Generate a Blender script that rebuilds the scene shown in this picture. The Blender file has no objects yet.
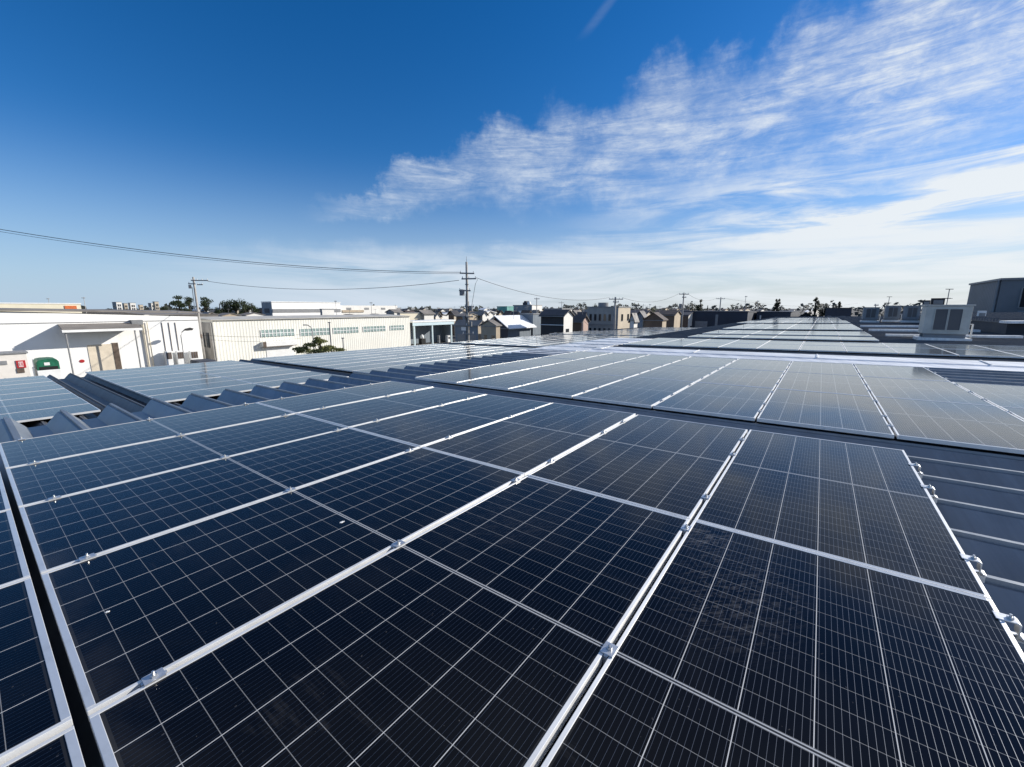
import bpy, bmesh, math, random
from mathutils import Vector, Matrix
random.seed(7)
R = math.radians
S = bpy.context.scene
COL = S.collection

# ------------------------------------------------------------------ camera
EYE = 8.0
F_PX = 410.1
TILT = R(10.43)
cam_d = bpy.data.cameras.new('camera'); cam = bpy.data.objects.new('camera', cam_d); COL.objects.link(cam)
cam.location = (0, 0, EYE); cam.rotation_euler = (R(90) - TILT, 0, 0)
cam_d.sensor_fit = 'HORIZONTAL'; cam_d.sensor_width = 36; cam_d.lens = F_PX / 1024 * 36
cam_d.clip_start = 0.05; cam_d.clip_end = 6000
S.camera = cam

# ------------------------------------------------------------------ light
SUN_AZ = R(18)          # measured from +X (right of the view) towards +Y (ahead)
SUN_EL = R(23)
to_sun = Vector((math.cos(SUN_AZ) * math.cos(SUN_EL), math.sin(SUN_AZ) * math.cos(SUN_EL), math.sin(SUN_EL)))
sun_d = bpy.data.lights.new('sun', 'SUN'); sun_d.energy = 5.0; sun_d.angle = R(0.53); sun_d.color = (1.0, 0.945, 0.86)
sun = bpy.data.objects.new('sun', sun_d); COL.objects.link(sun)
sun.rotation_euler = to_sun.to_track_quat('Z', 'Y').to_euler(); sun.location = (60, 20, 60)

S.view_settings.view_transform = 'Standard'; S.view_settings.look = 'None'
S.view_settings.gamma = 1; S.view_settings.use_curve_mapping = False
S.view_settings.exposure = 0.3

W = bpy.data.worlds.new('World'); S.world = W; W.use_nodes = True


class G:
    """small helper that strings shader nodes together"""
    def __init__(s, tree): s.t = tree; s.n = tree.nodes; s.l = tree.links
    def node(s, typ, **kw):
        n = s.n.new(typ)
        for k, v in kw.items(): setattr(n, k, v)
        return n
    def put(s, sock, v):
        if isinstance(v, bpy.types.NodeSocket): s.l.new(v, sock)
        else: sock.default_value = v
    def m(s, op, a, b=0.0, c=None, clamp=False):
        n = s.node('ShaderNodeMath', operation=op, use_clamp=clamp)
        s.put(n.inputs[0], a); s.put(n.inputs[1], b)
        if c is not None: s.put(n.inputs[2], c)
        return n.outputs[0]
    def vm(s, op, a, b):
        n = s.node('ShaderNodeVectorMath', operation=op); s.put(n.inputs[0], a); s.put(n.inputs[1], b)
        return n.outputs[0]
    def ss(s, v, lo, hi):
        n = s.node('ShaderNodeMapRange', interpolation_type='SMOOTHSTEP')
        s.put(n.inputs[0], v); s.put(n.inputs[1], lo); s.put(n.inputs[2], hi)
        n.inputs[3].default_value = 0; n.inputs[4].default_value = 1
        return n.outputs[0]
    def lin(s, v, a, b, c, d):
        n = s.node('ShaderNodeMapRange'); s.put(n.inputs[0], v)
        for i, q in enumerate((a, b, c, d)): s.put(n.inputs[i + 1], q)
        return n.outputs[0]
    def noise(s, vec, scale, detail=4, rough=0.55, dist=0.0):
        n = s.node('ShaderNodeTexNoise'); s.put(n.inputs['Vector'], vec)
        n.inputs['Scale'].default_value = scale; n.inputs['Detail'].default_value = detail
        n.inputs['Roughness'].default_value = rough; n.inputs['Distortion'].default_value = dist
        return n.outputs[0]
    def xyz(s, x, y, z=0.0):
        n = s.node('ShaderNodeCombineXYZ'); s.put(n.inputs[0], x); s.put(n.inputs[1], y); s.put(n.inputs[2], z)
        return n.outputs[0]
    def sep(s, v):
        n = s.node('ShaderNodeSeparateXYZ'); s.put(n.inputs[0], v); return n.outputs
    def mix(s, f, a, b):
        n = s.node('ShaderNodeMix', data_type='RGBA'); s.put(n.inputs['Factor'], f)
        s.put(n.inputs[6], a); s.put(n.inputs[7], b); return n.outputs[2]
    def ramp(s, f, pts):
        n = s.node('ShaderNodeValToRGB'); s.put(n.inputs[0], f); e = n.color_ramp.elements
        while len(e) < len(pts): e.new(0.5)
        for el, (p, v) in zip(e, pts): el.position = p; el.color = (v, v, v, 1)
        return n.outputs[0]
    def mapping(s, v, rot=0, scale=(1, 1, 1)):
        n = s.node('ShaderNodeMapping'); s.put(n.inputs['Vector'], v)
        n.inputs['Rotation'].default_value = (0, 0, rot); n.inputs['Scale'].default_value = scale
        return n.outputs[0]


# sky: Nishita with thin high cloud laid out by direction
g = G(W.node_tree); g.n.clear()
tc = g.node('ShaderNodeTexCoord').outputs['Generated']
sky = g.node('ShaderNodeTexSky', sky_type='NISHITA'); sky.sun_disc = False
sky.sun_elevation = SUN_EL; sky.sun_rotation = R(90) - SUN_AZ
sky.altitude = 0; sky.air_density = 1.0; sky.dust_density = 0.15; sky.ozone_density = 3.5
hs = g.node('ShaderNodeHueSaturation'); hs.inputs['Saturation'].default_value = 1.34; hs.inputs['Value'].default_value = 1.0
g.l.new(sky.outputs[0], hs.inputs['Color'])
dx, dy, dz = g.sep(tc)
az = g.m('MULTIPLY', g.m('ARCTAN2', dx, dy), 180 / math.pi)
el = g.m('MULTIPLY', g.m('ARCSINE', g.m('MINIMUM', g.m('MAXIMUM', dz, -1.0), 1.0)), 180 / math.pi)
zz = g.m('ADD', g.m('MAXIMUM', dz, 0.0), 0.07)
P = g.xyz(g.m('DIVIDE', dx, zz), g.m('DIVIDE', dy, zz))
AE = g.xyz(az, el)
azn = g.lin(az, -60, 60, 0, 1)
def A(a): return (a + 60) / 120
cen = g.m('MULTIPLY', g.ramp(azn, [(A(-30), 11.0 / 40), (A(-21), 12.6 / 40), (A(-4), 17.3 / 40), (A(11), 18.2 / 40), (A(28), 20.2 / 40), (A(41), 20.5 / 40), (A(50), 21.5 / 40)]), 40)
wid = g.m('MULTIPLY', g.ramp(azn, [(A(-30), 0.3 / 20), (A(-22), 1.6 / 20), (A(-4), 4.4 / 20), (A(11), 6.0 / 20), (A(28), 6.6 / 20), (A(41), 7.6 / 20), (A(50), 7.6 / 20)]), 20)
warp = g.m('MULTIPLY', g.m('SUBTRACT', g.noise(AE, 0.13, 7, 0.62), 0.5), 13.0)
dist = g.m('DIVIDE', g.m('SUBTRACT', g.m('ADD', el, warp), cen), wid)
band = g.m('MULTIPLY', g.ss(dist, 1.15, 0.45), g.ss(dist, -1.35, -0.2))
band = g.m('MULTIPLY', band, g.ss(az, -27, -15))
patch = g.ss(g.noise(g.mapping(AE, R(-25), (0.11, 0.17, 1)), 1.0, 8, 0.66, 0.3), 0.36, 0.66)
fine = g.noise(g.mapping(AE, R(25), (0.35, 0.85, 1)), 1.0, 12, 0.72, 0.5)
strand = g.noise(g.mapping(AE, R(-27), (0.10, 0.85, 1)), 1.0, 12, 0.7, 0.9)
strand2 = g.noise(g.mapping(AE, R(33), (0.13, 0.95, 1)), 1.0, 12, 0.7, 0.8)
sel = g.ss(az, 8, 36)
sm = g.m('ADD', g.m('MULTIPLY', strand2, sel), g.m('MULTIPLY', strand, g.m('SUBTRACT', 1.0, sel)))
wisp = g.ss(g.m('ADD', g.m('MULTIPLY', sm, 0.68), g.m('MULTIPLY', fine, 0.32)), 0.34, 0.67)
c1 = g.m('MULTIPLY', band, g.m('MULTIPLY', g.m('ADD', g.m('MULTIPLY', patch, 0.62), 0.38), g.m('ADD', g.m('MULTIPLY', wisp, 0.72), 0.24)))
c1 = g.m('MULTIPLY', c1, g.lin(az, -22, 45, 0.72, 1.12))
# flat streaks below the band
st = g.noise(g.mapping(AE, R(4), (0.045, 0.42, 1)), 1.0, 8, 0.62, 0.7)
low_top = g.m('MULTIPLY', g.ramp(azn, [(0, 4.5 / 20), (A(-30), 7.2 / 20), (A(0), 8.2 / 20), (A(20), 9.2 / 20), (A(35), 9.4 / 20), (A(50), 13.5 / 20)]), 20)
low_m = g.m('MULTIPLY', g.ss(g.m('SUBTRACT', g.m('ADD', el, g.m('MULTIPLY', warp, 0.35)), low_top), 1.0, -2.2), g.ss(az, -50, -22))
c2 = g.m('MULTIPLY', low_m, g.ss(st, 0.3, 0.62))
c2 = g.m('MULTIPLY', c2, g.ramp(azn, [(0, 0.3), (A(-34), 0.62), (A(-5), 0.8), (A(25), 0.88), (A(50), 0.95)]))
mid = g.m('MULTIPLY', g.m('MULTIPLY', g.ss(el, 7, 9.5), g.ss(el, 16.5, 12)), g.ss(az, 2, 34))
c3 = g.m('MULTIPLY', mid, g.m('MULTIPLY', g.ss(st, 0.38, 0.64), 0.85))
tip = g.m('MULTIPLY', g.ss(g.m('ABSOLUTE', g.m('SUBTRACT', g.m('SUBTRACT', az, 10.5), g.m('MULTIPLY', g.m('SUBTRACT', el, 31), 1.2))), 1.1, 0.1), g.m('MULTIPLY', g.ss(el, 29, 31), g.ss(el, 33.5, 31.5)))
c4 = g.m('MULTIPLY', tip, g.m('MULTIPLY', strand2, 0.13))
dens = g.m('MINIMUM', g.m('ADD', g.m('ADD', g.m('MAXIMUM', c1, c2), c3), c4), 0.96)
veil = g.m('MULTIPLY', g.ss(el, 34, 50), g.lin(g.noise(P, 2.2, 6, 0.6, 0.6), 0.3, 0.7, 0.18, 0.46))   # added unseen cirrus overhead, greys the blue mirrored in the near panels
dens = g.m('MULTIPLY', g.m('MAXIMUM', dens, veil), g.ss(el, -1, 0.5))
cloud_col = g.mix(g.ss(az, -20, 50), (6.0, 6.7, 7.6, 1), (7.2, 7.6, 7.9, 1))
SKYGAIN = g.vm('MULTIPLY', hs.outputs[0], (0.84, 0.89, 1.06))
SKYGAIN = g.mix(g.m('MULTIPLY', g.m('POWER', g.ss(el, 20, -3), 1.4), 0.92), SKYGAIN, g.mix(g.ss(az, -45, 40), (3.75, 5.1, 6.8, 1), (5.1, 5.6, 6.1, 1)))
bg = g.node('ShaderNodeBackground'); bg.inputs['Strength'].default_value = 0.095
g.l.new(g.mix(dens, SKYGAIN, cloud_col), bg.inputs['Color'])
g.l.new(bg.outputs[0], g.node('ShaderNodeOutputWorld').inputs['Surface'])

# ------------------------------------------------------------------ frames of reference
UP = Vector((0, 0, 1))
L = 2.0913; U = 1.058            # module pitch along the strips and across them
PL, PW = 2.087, 1.039            # one module
def frame_matrix(o, along, across):
    y = Vector(along).normalized(); z = Vector(across).cross(y).normalized()
    if z.z < 0: z = -z
    x = y.cross(z).normalized()
    m = Matrix((x, y, z)).transposed().to_4x4(); m.translation = Vector(o); return m
E1 = Vector((0.598131, 0.801352, -0.008644)); E2 = Vector((0.801322, -0.597890, 0.020234))
O1 = Vector((-2.00621, 1.56814, EYE - 1.11022))
NEAR = frame_matrix(O1, E1, E2)                                     # roof the camera stands on
NZ = NEAR.to_3x3() @ UP
LOW = frame_matrix(O1 - NZ * 0.585, E1, E2)                         # lower roof beyond the eave
E1F = Vector((0.59938, 0.800457, -0.003401))
FAR = frame_matrix(Vector((5.37403, 11.45589, EYE - 1.21688)), E1F, E2)   # roof beyond the silver cover, its y counted from 5.9 L
D1 = Vector((0.5988, 0.8009, 0)).normalized(); D2 = Vector((0.8009, -0.5988, 0)).normalized()

def ray(px, py):
    x = (px - 512) / F_PX; y = (py - 383.5) / F_PX
    return Vector((x, math.cos(TILT) - y * math.sin(TILT), -math.sin(TILT) - y * math.cos(TILT)))
def at(px, py, Y):
    d = ray(px, py); return Vector((0, 0, EYE)) + d * (Y / d.y)

# ------------------------------------------------------------------ object helpers
def tag(o, label=None, cat=None, group=None, kind=None):
    if label: o['label'] = label
    if cat: o['category'] = cat
    if group: o['group'] = group
    if kind: o['kind'] = kind
    return o
def empty(name, m=None, label=None, cat=None, group=None):
    o = bpy.data.objects.new(name, None); o.empty_display_size = 0.2; COL.objects.link(o)
    if m is not None: o.matrix_world = m if isinstance(m, Matrix) else Matrix.Translation(m)
    return tag(o, label, cat, group)
class MB:
    def __init__(s): s.v = []; s.f = []; s.mi = []
    def poly(s, pts, mi=0):
        b = len(s.v); s.v += [tuple(p) for p in pts]; s.f.append(tuple(range(b, b + len(pts)))); s.mi.append(mi); return s
    def box(s, x0, x1, y0, y1, z0, z1, mi=0, m=None):
        b = len(s.v)
        c = [Vector((x, y, z)) for z in (z0, z1) for y in (y0, y1) for x in (x0, x1)]
        s.v += [tuple(m @ p if m else p) for p in c]
        for q in ((0, 2, 3, 1), (4, 5, 7, 6), (0, 1, 5, 4), (2, 6, 7, 3), (0, 4, 6, 2), (1, 3, 7, 5)):
            s.f.append(tuple(b + i for i in q)); s.mi.append(mi)
        return s
    def prism(s, prof, a, b, axis='x', mi=0):
        """closed profile of 2-D points swept from a to b along an axis"""
        n = len(prof); base = len(s.v)
        for t in (a, b):
            for p, q in prof:
                s.v.append((t, p, q) if axis == 'x' else (p, t, q) if axis == 'y' else (p, q, t))
        for i in range(n):
            j = (i + 1) % n; s.f.append((base + i, base + j, base + n + j, base + n + i)); s.mi.append(mi)
        s.f.append(tuple(base + i for i in range(n))); s.mi.append(mi)
        s.f.append(tuple(base + n + i for i in reversed(range(n)))); s.mi.append(mi)
        return s
    def tube(s, pts, r, n=8, mi=0, r2=None):
        pts = [Vector(p) for p in pts]; base = len(s.v); k = len(pts)
        for i, p in enumerate(pts):
            t = (pts[min(i + 1, k - 1)] - pts[max(i - 1, 0)]).normalized()
            a = t.cross(UP if abs(t.z) < 0.95 else Vector((1, 0, 0))).normalized(); b = a.cross(t)
            rr = r + ((r2 if r2 is not None else r) - r) * i / max(k - 1, 1)
            for j in range(n):
                w = 2 * math.pi * j / n; s.v.append(tuple(p + a * math.cos(w) * rr + b * math.sin(w) * rr))
        for i in range(k - 1):
            for j in range(n):
                q = (j + 1) % n
                s.f.append((base + i * n + j, base + i * n + q, base + (i + 1) * n + q, base + (i + 1) * n + j)); s.mi.append(mi)
        s.f.append(tuple(base + j for j in reversed(range(n)))); s.mi.append(mi)
        s.f.append(tuple(base + (k - 1) * n + j for j in range(n))); s.mi.append(mi)
        return s
    def mesh(s, name, mats, bevel=0.0, smooth=False):
        me = bpy.data.meshes.new(name); me.from_pydata(s.v, [], s.f)
        for m in (mats if isinstance(mats, (list, tuple)) else [mats]): me.materials.append(m)
        for p, i in zip(me.polygons, s.mi): p.material_index = i; p.use_smooth = smooth
        bm = bmesh.new(); bm.from_mesh(me); bmesh.ops.recalc_face_normals(bm, faces=bm.faces)
        if bevel: bmesh.ops.bevel(bm, geom=bm.edges[:], offset=bevel, segments=2, affect='EDGES', profile=0.6)
        bm.to_mesh(me); bm.free(); return me
    def build(s, name, mats, parent=None, m=None, bevel=0.0, smooth=False):
        o = bpy.data.objects.new(name, s.mesh(name, mats, bevel, smooth)); COL.objects.link(o)
        if parent: o.parent = parent
        if m is not None: o.matrix_local = m if isinstance(m, Matrix) else Matrix.Translation(m)
        return o
def part(me, name, parent, loc=None):
    o = bpy.data.objects.new(name, me); COL.objects.link(o); o.parent = parent
    if loc is not None: o.location = loc
    return o
def clone(root, children, m):
    r = root.copy(); COL.objects.link(r); r.matrix_world = m
    for c in children:
        d = c.copy(); COL.objects.link(d); d.parent = r
    return r
ORD = ['zeroth', 'first', 'second', 'third', 'fourth', 'fifth', 'sixth', 'seventh', 'eighth', 'ninth', 'tenth', 'eleventh', 'twelfth', 'thirteenth', 'fourteenth']

# ------------------------------------------------------------------ materials
def mat(name, col, rough=0.6, metal=0.0, var=0.0, vscale=2.0, spec=0.4, bump=0.0, bscale=20.0):
    m = bpy.data.materials.new(name); m.use_nodes = True; q = G(m.node_tree)
    b = q.n['Principled BSDF']; b.inputs['Roughness'].default_value = rough; b.inputs['Metallic'].default_value = metal
    b.inputs['Specular IOR Level'].default_value = spec
    c = (col[0], col[1], col[2], 1)
    if var:
        t = q.node('ShaderNodeNewGeometry').outputs['Position']
        n = q.noise(t, vscale, 6, 0.62)
        f = q.ss(n, 0.3, 0.75)
        q.l.new(q.mix(f, tuple(x * (1 - var) for x in col) + (1,), tuple(min(1, x * (1 + var)) for x in col) + (1,)), b.inputs['Base Color'])
        q.l.new(q.lin(n, 0.2, 0.8, rough * 0.8, min(1, rough * 1.2)), b.inputs['Roughness'])
    else: b.inputs['Base Color'].default_value = c
    if bump:
        t = q.node('ShaderNodeNewGeometry').outputs['Position']
        bn = q.node('ShaderNodeBump'); bn.inputs['Strength'].default_value = bump; bn.inputs['Distance'].default_value = 0.02
        q.l.new(q.noise(t, bscale, 5, 0.6), bn.inputs['Height']); q.l.new(bn.outputs[0], b.inputs['Normal'])
    return m
def brushed(name, axis, col, metal, rough, aniso):
    """anodised aluminium bar, brushed along one of its own axes"""
    m = bpy.data.materials.new(name); m.use_nodes = True; q = G(m.node_tree); b = q.n['Principled BSDF']
    b.inputs['Metallic'].default_value = metal
    b.inputs['Roughness'].default_value = rough; b.inputs['Anisotropic'].default_value = aniso
    vt = q.node('ShaderNodeVectorTransform', vector_type='VECTOR', convert_from='OBJECT', convert_to='WORLD')
    vt.inputs[0].default_value = axis; q.l.new(vt.outputs[0], b.inputs['Tangent'])
    b.inputs['Anisotropic Rotation'].default_value = 0.25
    o = q.node('ShaderNodeTexCoord').outputs['Object']
    n = q.noise(o, 9, 5, 0.6)
    q.l.new(q.mix(q.ss(n, 0.45, 0.8), col + (1,), tuple(v * .84 for v in col) + (1,)), b.inputs['Base Color'])
    return m
M_long = brushed('frame_aluminium_long', (0, 1, 0), (0.78, 0.78, 0.77), 0.4, 0.42, 0.7)
M_short = brushed('frame_aluminium_short', (1, 0, 0), (0.68, 0.70, 0.71), 0.5, 0.4, 0.75)  # same metal, duller and bluer: the missing sun glint is put into colour

def on_roof(px, py):
    d = ray(px, py); e = Vector((0, 0, EYE)); return e + d * ((O1 - e).dot(NZ) / d.dot(NZ))
DIRT = [on_roof(735, 585), on_roof(703, 533), on_roof(505, 520)]
def cell_material():
    m = bpy.data.materials.new('cell_glass'); m.use_nodes = True; q = G(m.node_tree); b = q.n['Principled BSDF']
    o = q.node('ShaderNodeTexCoord').outputs['Object']; x, y, z = q.sep(o)
    x0 = 0.020; cw = (PW - 2 * x0) / 6; cy0 = 0.028; mid = PL / 2; gapc = 0.009; ch = (mid - gapc - cy0) / 12
    ax = q.m('DIVIDE', q.m('SUBTRACT', x, x0), cw)
    yy = q.m('SUBTRACT', q.m('SUBTRACT', mid - 0.0, q.m('ABSOLUTE', q.m('SUBTRACT', y, mid))), cy0)
    ay = q.m('DIVIDE', yy, ch)
    fx = q.m('FRACT', ax); fy = q.m('FRACT', ay)
    def edge(f, size, half):      # distance to the nearest cell border in metres -> 1 on the line
        d = q.m('MULTIPLY', q.m('SUBTRACT', 0.5, q.m('ABSOLUTE', q.m('SUBTRACT', f, 0.5))), size)
        return q.m('LESS_THAN', d, half)
    inner = q.m('MULTIPLY', q.m('MULTIPLY', q.m('GREATER_THAN', ax, 0.2), q.m('LESS_THAN', ax, 5.8)), 1.0)
    lx = q.m('MULTIPLY', edge(fx, cw, 0.0012), inner); ly = q.m('MULTIPLY', edge(fy, ch, 0.0009), q.m('GREATER_THAN', ay, 0.3))
    outx = q.m('MAXIMUM', q.m('LESS_THAN', ax, 0.0), q.m('GREATER_THAN', ax, 6.0))
    outy = q.m('LESS_THAN', ay, 0.0)
    midl = q.m('GREATER_THAN', ay, 12.0)
    midw = q.m('LESS_THAN', q.m('ABSOLUTE', q.m('SUBTRACT', q.m('ABSOLUTE', q.m('SUBTRACT', y, mid)), 0.0055)), 0.0022)
    sheet = q.m('MAXIMUM', q.m('MAXIMUM', lx, q.m('MULTIPLY', ly, 0.38)), q.m('MULTIPLY', q.m('MAXIMUM', outx, outy), 0.03), clamp=True)
    # fine ribbon wires along the strip
    bb = q.m('FRACT', q.m('MULTIPLY', fx, 10.0))
    bus = q.m('MULTIPLY', q.m('LESS_THAN', q.m('ABSOLUTE', q.m('SUBTRACT', bb, 0.5)), 0.026), q.m('SUBTRACT', 1.0, q.m('MAXIMUM', outx, outy)))
    info = q.node('ShaderNodeObjectInfo')
    oid = q.m('MULTIPLY', info.outputs['Random'], 37.0)
    wp = q.node('ShaderNodeNewGeometry').outputs['Position']
    off = q.vm('ADD', o, q.xyz(oid, oid, 0.0))
    film = q.noise(off, 2.2, 7, 0.65, 0.8)
    dustm = q.ss(film, 0.42, 0.8)
    specks = q.ss(q.noise(off, 75, 2, 0.5), 0.735, 0.77)
    smear = q.m('MULTIPLY', q.ss(q.noise(off, 1.3, 3, 0.5), 0.6, 0.72), q.ss(q.noise(q.mapping(off, R(25), (2.0, 14.0, 1)), 1.0, 6, 0.7, 1.8), 0.52, 0.7))
    edged = q.m('MULTIPLY', q.ss(y, 0.16, 0.02), q.ss(film, 0.3, 0.7))
    cellc = q.mix(q.m('FRACT', q.m('MULTIPLY', info.outputs['Random'], 13.7)), (0.0018, 0.002, 0.0032, 1), (0.0028, 0.0028, 0.0038, 1))
    c = q.mix(bus, cellc, (0.145, 0.155, 0.172, 1))
    c = q.mix(sheet, c, (0.55, 0.55, 0.54, 1))
    c = q.mix(midl, c, (0.03, 0.032, 0.036, 1))
    c = q.mix(q.m('MULTIPLY', midl, midw), c, (0.42, 0.43, 0.44, 1))
    def blot(p, r, sx, rot):       # one real smear of dried dirt, placed on the roof
        d = q.mapping(q.vm('SUBTRACT', wp, tuple(p)), 0, (1, 1, 1)); rd = q.node('ShaderNodeVectorRotate', rotation_type='Z_AXIS')
        q.l.new(d, rd.inputs['Vector']); rd.inputs['Angle'].default_value = rot
        a_, b_, c_ = q.sep(rd.outputs[0]); ln = q.m('SQRT', q.m('ADD', q.m('POWER', q.m('DIVIDE', a_, sx), 2.0), q.m('POWER', b_, 2.0)))
        st_ = q.ss(q.noise(q.mapping(wp, rot, (11, 34, 1)), 1.0, 7, 0.72, 2.2), 0.47, 0.68)
        return q.m('MULTIPLY', q.ss(ln, r, r * .15), st_)
    blots = q.m('ADD', q.m('ADD', blot(DIRT[0], .30, 1.7, R(-53)), q.m('MULTIPLY', blot(DIRT[1], .16, 1.5, R(-53)), 1.4)), q.m('MULTIPLY', blot(DIRT[2], .42, 1.2, R(-20)), .35))
    smear = q.m('ADD', q.m('MULTIPLY', smear, .5), q.m('MULTIPLY', blots, 2.6))
    dust = q.m('ADD', q.m('ADD', q.m('MULTIPLY', dustm, 0.010), q.m('MULTIPLY', smear, 0.05)), q.m('ADD', q.m('MULTIPLY', edged, 0.03), q.m('MULTIPLY', specks, 0.10)), clamp=True)
    c = q.mix(dust, c, (0.50, 0.48, 0.45, 1))
    q.l.new(c, b.inputs['Base Color'])
    q.l.new(bus, b.inputs['Metallic'])
    b.inputs['Roughness'].default_value = 0.32
    b.inputs['Specular IOR Level'].default_value = 0.0
    b.inputs['Anisotropic'].default_value = 0.6; b.inputs['Anisotropic Rotation'].default_value = 0.25
    vt = q.node('ShaderNodeVectorTransform', vector_type='VECTOR', convert_from='OBJECT', convert_to='WORLD')
    vt.inputs[0].default_value = (0, 1, 0); q.l.new(vt.outputs[0], b.inputs['Tangent'])
    b.inputs['Sheen Weight'].default_value = 0.17; b.inputs['Sheen Roughness'].default_value = 0.2; b.inputs['Sheen Tint'].default_value = (0.84, 0.88, 0.93, 1)
    b.inputs['Coat Weight'].default_value = 1.0; b.inputs['Coat IOR'].default_value = 1.28
    q.l.new(q.lin(film, 0.25, 0.8, 0.06, 0.115), b.inputs['Coat Roughness'])
    bn = q.node('ShaderNodeBump'); bn.inputs['Strength'].default_value = 0.012; bn.inputs['Distance'].default_value = 0.01
    q.l.new(q.noise(off, 1.6, 2, 0.5), bn.inputs['Height']); q.l.new(bn.outputs[0], b.inputs['Coat Normal'])
    return m
M_cell = cell_material()
M_alu = mat('clamp_aluminium', (0.66, 0.67, 0.68), 0.38, 0.75, 0.12, 30)
M_steel = mat('bolt_steel', (0.72, 0.71, 0.68), 0.3, 0.9, 0.15, 40)

def roof_metal(name, col, rough=0.5, metal=0.2):
    m = bpy.data.materials.new(name); m.use_nodes = True; q = G(m.node_tree); b = q.n['Principled BSDF']
    p = q.node('ShaderNodeNewGeometry').outputs['Position']
    n1 = q.noise(p, 0.9, 6, 0.65); n2 = q.noise(q.mapping(p, R(53), (9.0, 0.7, 1)), 1.0, 7, 0.7, 0.4); n3 = q.noise(p, 60, 3, 0.6)
    f = q.m('ADD', q.m('MULTIPLY', n1, 0.5), q.m('MULTIPLY', n2, 0.5))
    c = q.mix(q.ss(f, 0.3, 0.72), tuple(v * 0.72 for v in col) + (1,), tuple(v * 1.25 for v in col) + (1,))
    c = q.mix(q.m('MULTIPLY', q.ss(n3, 0.6, 0.75), 0.35), c, (0.3, 0.28, 0.25, 1))
    q.l.new(c, b.inputs['Base Color']); b.inputs['Metallic'].default_value = metal
    q.l.new(q.lin(n2, 0.2, 0.8, rough - 0.12, rough + 0.15), b.inputs['Roughness'])
    bn = q.node('ShaderNodeBump'); bn.inputs['Strength'].default_value = 0.05; bn.inputs['Distance'].default_value = 0.02
    q.l.new(n1, bn.inputs['Height']); q.l.new(bn.outputs[0], b.inputs['Normal'])
    return m
M_roof = roof_metal('folded_roof_steel', (0.235, 0.262, 0.295), 0.44, 0.5)
M_roofd = roof_metal('weathered_dark_roof_steel', (0.11, 0.115, 0.125), 0.5, 0.3)
M_silver = roof_metal('silver_flashing', (0.84, 0.84, 0.83), 0.4, 0.25)
M_eave = mat('dark_eave_steel', (0.05, 0.055, 0.065), 0.6, 0.2, 0.2, 1.0)

def ribbed(name, col, pitch=0.3, depth=0.35, var=0.1, axis=None, rough=0.55, stain=0.3):
    """painted sheet cladding with vertical (or horizontal) ribs, by position along the wall"""
    m = bpy.data.materials.new(name); m.use_nodes = True; q = G(m.node_tree); b = q.n['Principled BSDF']
    p = q.node('ShaderNodeNewGeometry').outputs['Position']; x, y, z = q.sep(p)
    if axis == 'z': s = z
    else:
        s = q.m('ADD', q.m('MULTIPLY', x, D1.x + 0.21), q.m('MULTIPLY', y, D1.y - 0.13))
    w = q.m('FRACT', q.m('DIVIDE', s, pitch))
    rib = q.m('MULTIPLY', q.ss(w, 0.0, 0.16), q.ss(w, 0.62, 0.46))
    n = q.noise(p, 0.35, 6, 0.6); n2 = q.noise(q.mapping(p, 0, (1.6, 1.6, 0.12)), 1.0, 6, 0.7)
    c = q.mix(q.ss(n, 0.3, 0.7), tuple(v * (1 - var) for v in col) + (1,), tuple(min(.9, v * (1 + var)) for v in col) + (1,))
    c = q.mix(q.m('MULTIPLY', q.ss(n2, 0.55, 0.8), stain), c, tuple(v * k for v, k in zip(col, (0.62, 0.56, 0.48))) + (1,))
    q.l.new(c, b.inputs['Base Color']); b.inputs['Roughness'].default_value = rough; b.inputs['Specular IOR Level'].default_value = 0.3
    bn = q.node('ShaderNodeBump'); bn.inputs['Strength'].default_value = depth; bn.inputs['Distance'].default_value = 0.05
    q.l.new(rib, bn.inputs['Height']); q.l.new(bn.outputs[0], b.inputs['Normal'])
    return m
M_white_clad = ribbed('white_cladding', (0.86, 0.85, 0.82), 0.25, 0.04, 0.04, stain=0.28)
M_cream_clad = ribbed('cream_cladding', (0.78, 0.765, 0.69), 0.42, 0.45, 0.05, stain=0.2)
M_grey_clad = ribbed('slate_grey_cladding', (0.16, 0.175, 0.19), 0.6, 0.7, 0.1)
M_blue_clad = ribbed('blue_grey_cladding', (0.19, 0.225, 0.26), 0.5, 0.5, 0.1)
M_conc = mat('concrete_render', (0.34, 0.33, 0.31), 0.8, 0, 0.2, 0.6)
M_beige = mat('beige_render', (0.52, 0.45, 0.35), 0.8, 0, 0.12, 0.5)
M_whitew = mat('white_render', (0.76, 0.74, 0.69), 0.7, 0, 0.08, 0.5)
M_tan = mat('tan_siding', (0.46, 0.38, 0.28), 0.8, 0, 0.15, 0.6)
M_brownw = mat('brown_siding', (0.17, 0.12, 0.085), 0.8, 0, 0.2, 0.8)
M_dark = mat('dark_siding', (0.035, 0.034, 0.036), 0.7, 0, 0.3, 0.8)
M_navy = mat('navy_sheet', (0.035, 0.042, 0.06), 0.6, 0, 0.2, 0.4)
M_tile = mat('dark_roof_tile', (0.065, 0.062, 0.066), 0.6, 0, 0.3, 1.5, bump=0.4, bscale=3)
M_tileb = mat('brown_roof_tile', (0.10, 0.075, 0.062), 0.65, 0, 0.3, 1.5, bump=0.4, bscale=3)
M_greyroof = mat('weathered_grey_roof', (0.23, 0.21, 0.19), 0.75, 0, 0.25, 0.4)
M_whiteroof = ribbed('white_sheet_roof', (0.78, 0.79, 0.80), 0.9, 0.5, 0.05)
M_glass = mat('window_glass', (0.02, 0.025, 0.03), 0.08, 0, 0, spec=0.6)
M_tealglass = mat('pale_green_window', (0.30, 0.39, 0.37), 0.15, 0, 0.3, 2.5, spec=0.6)
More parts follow.
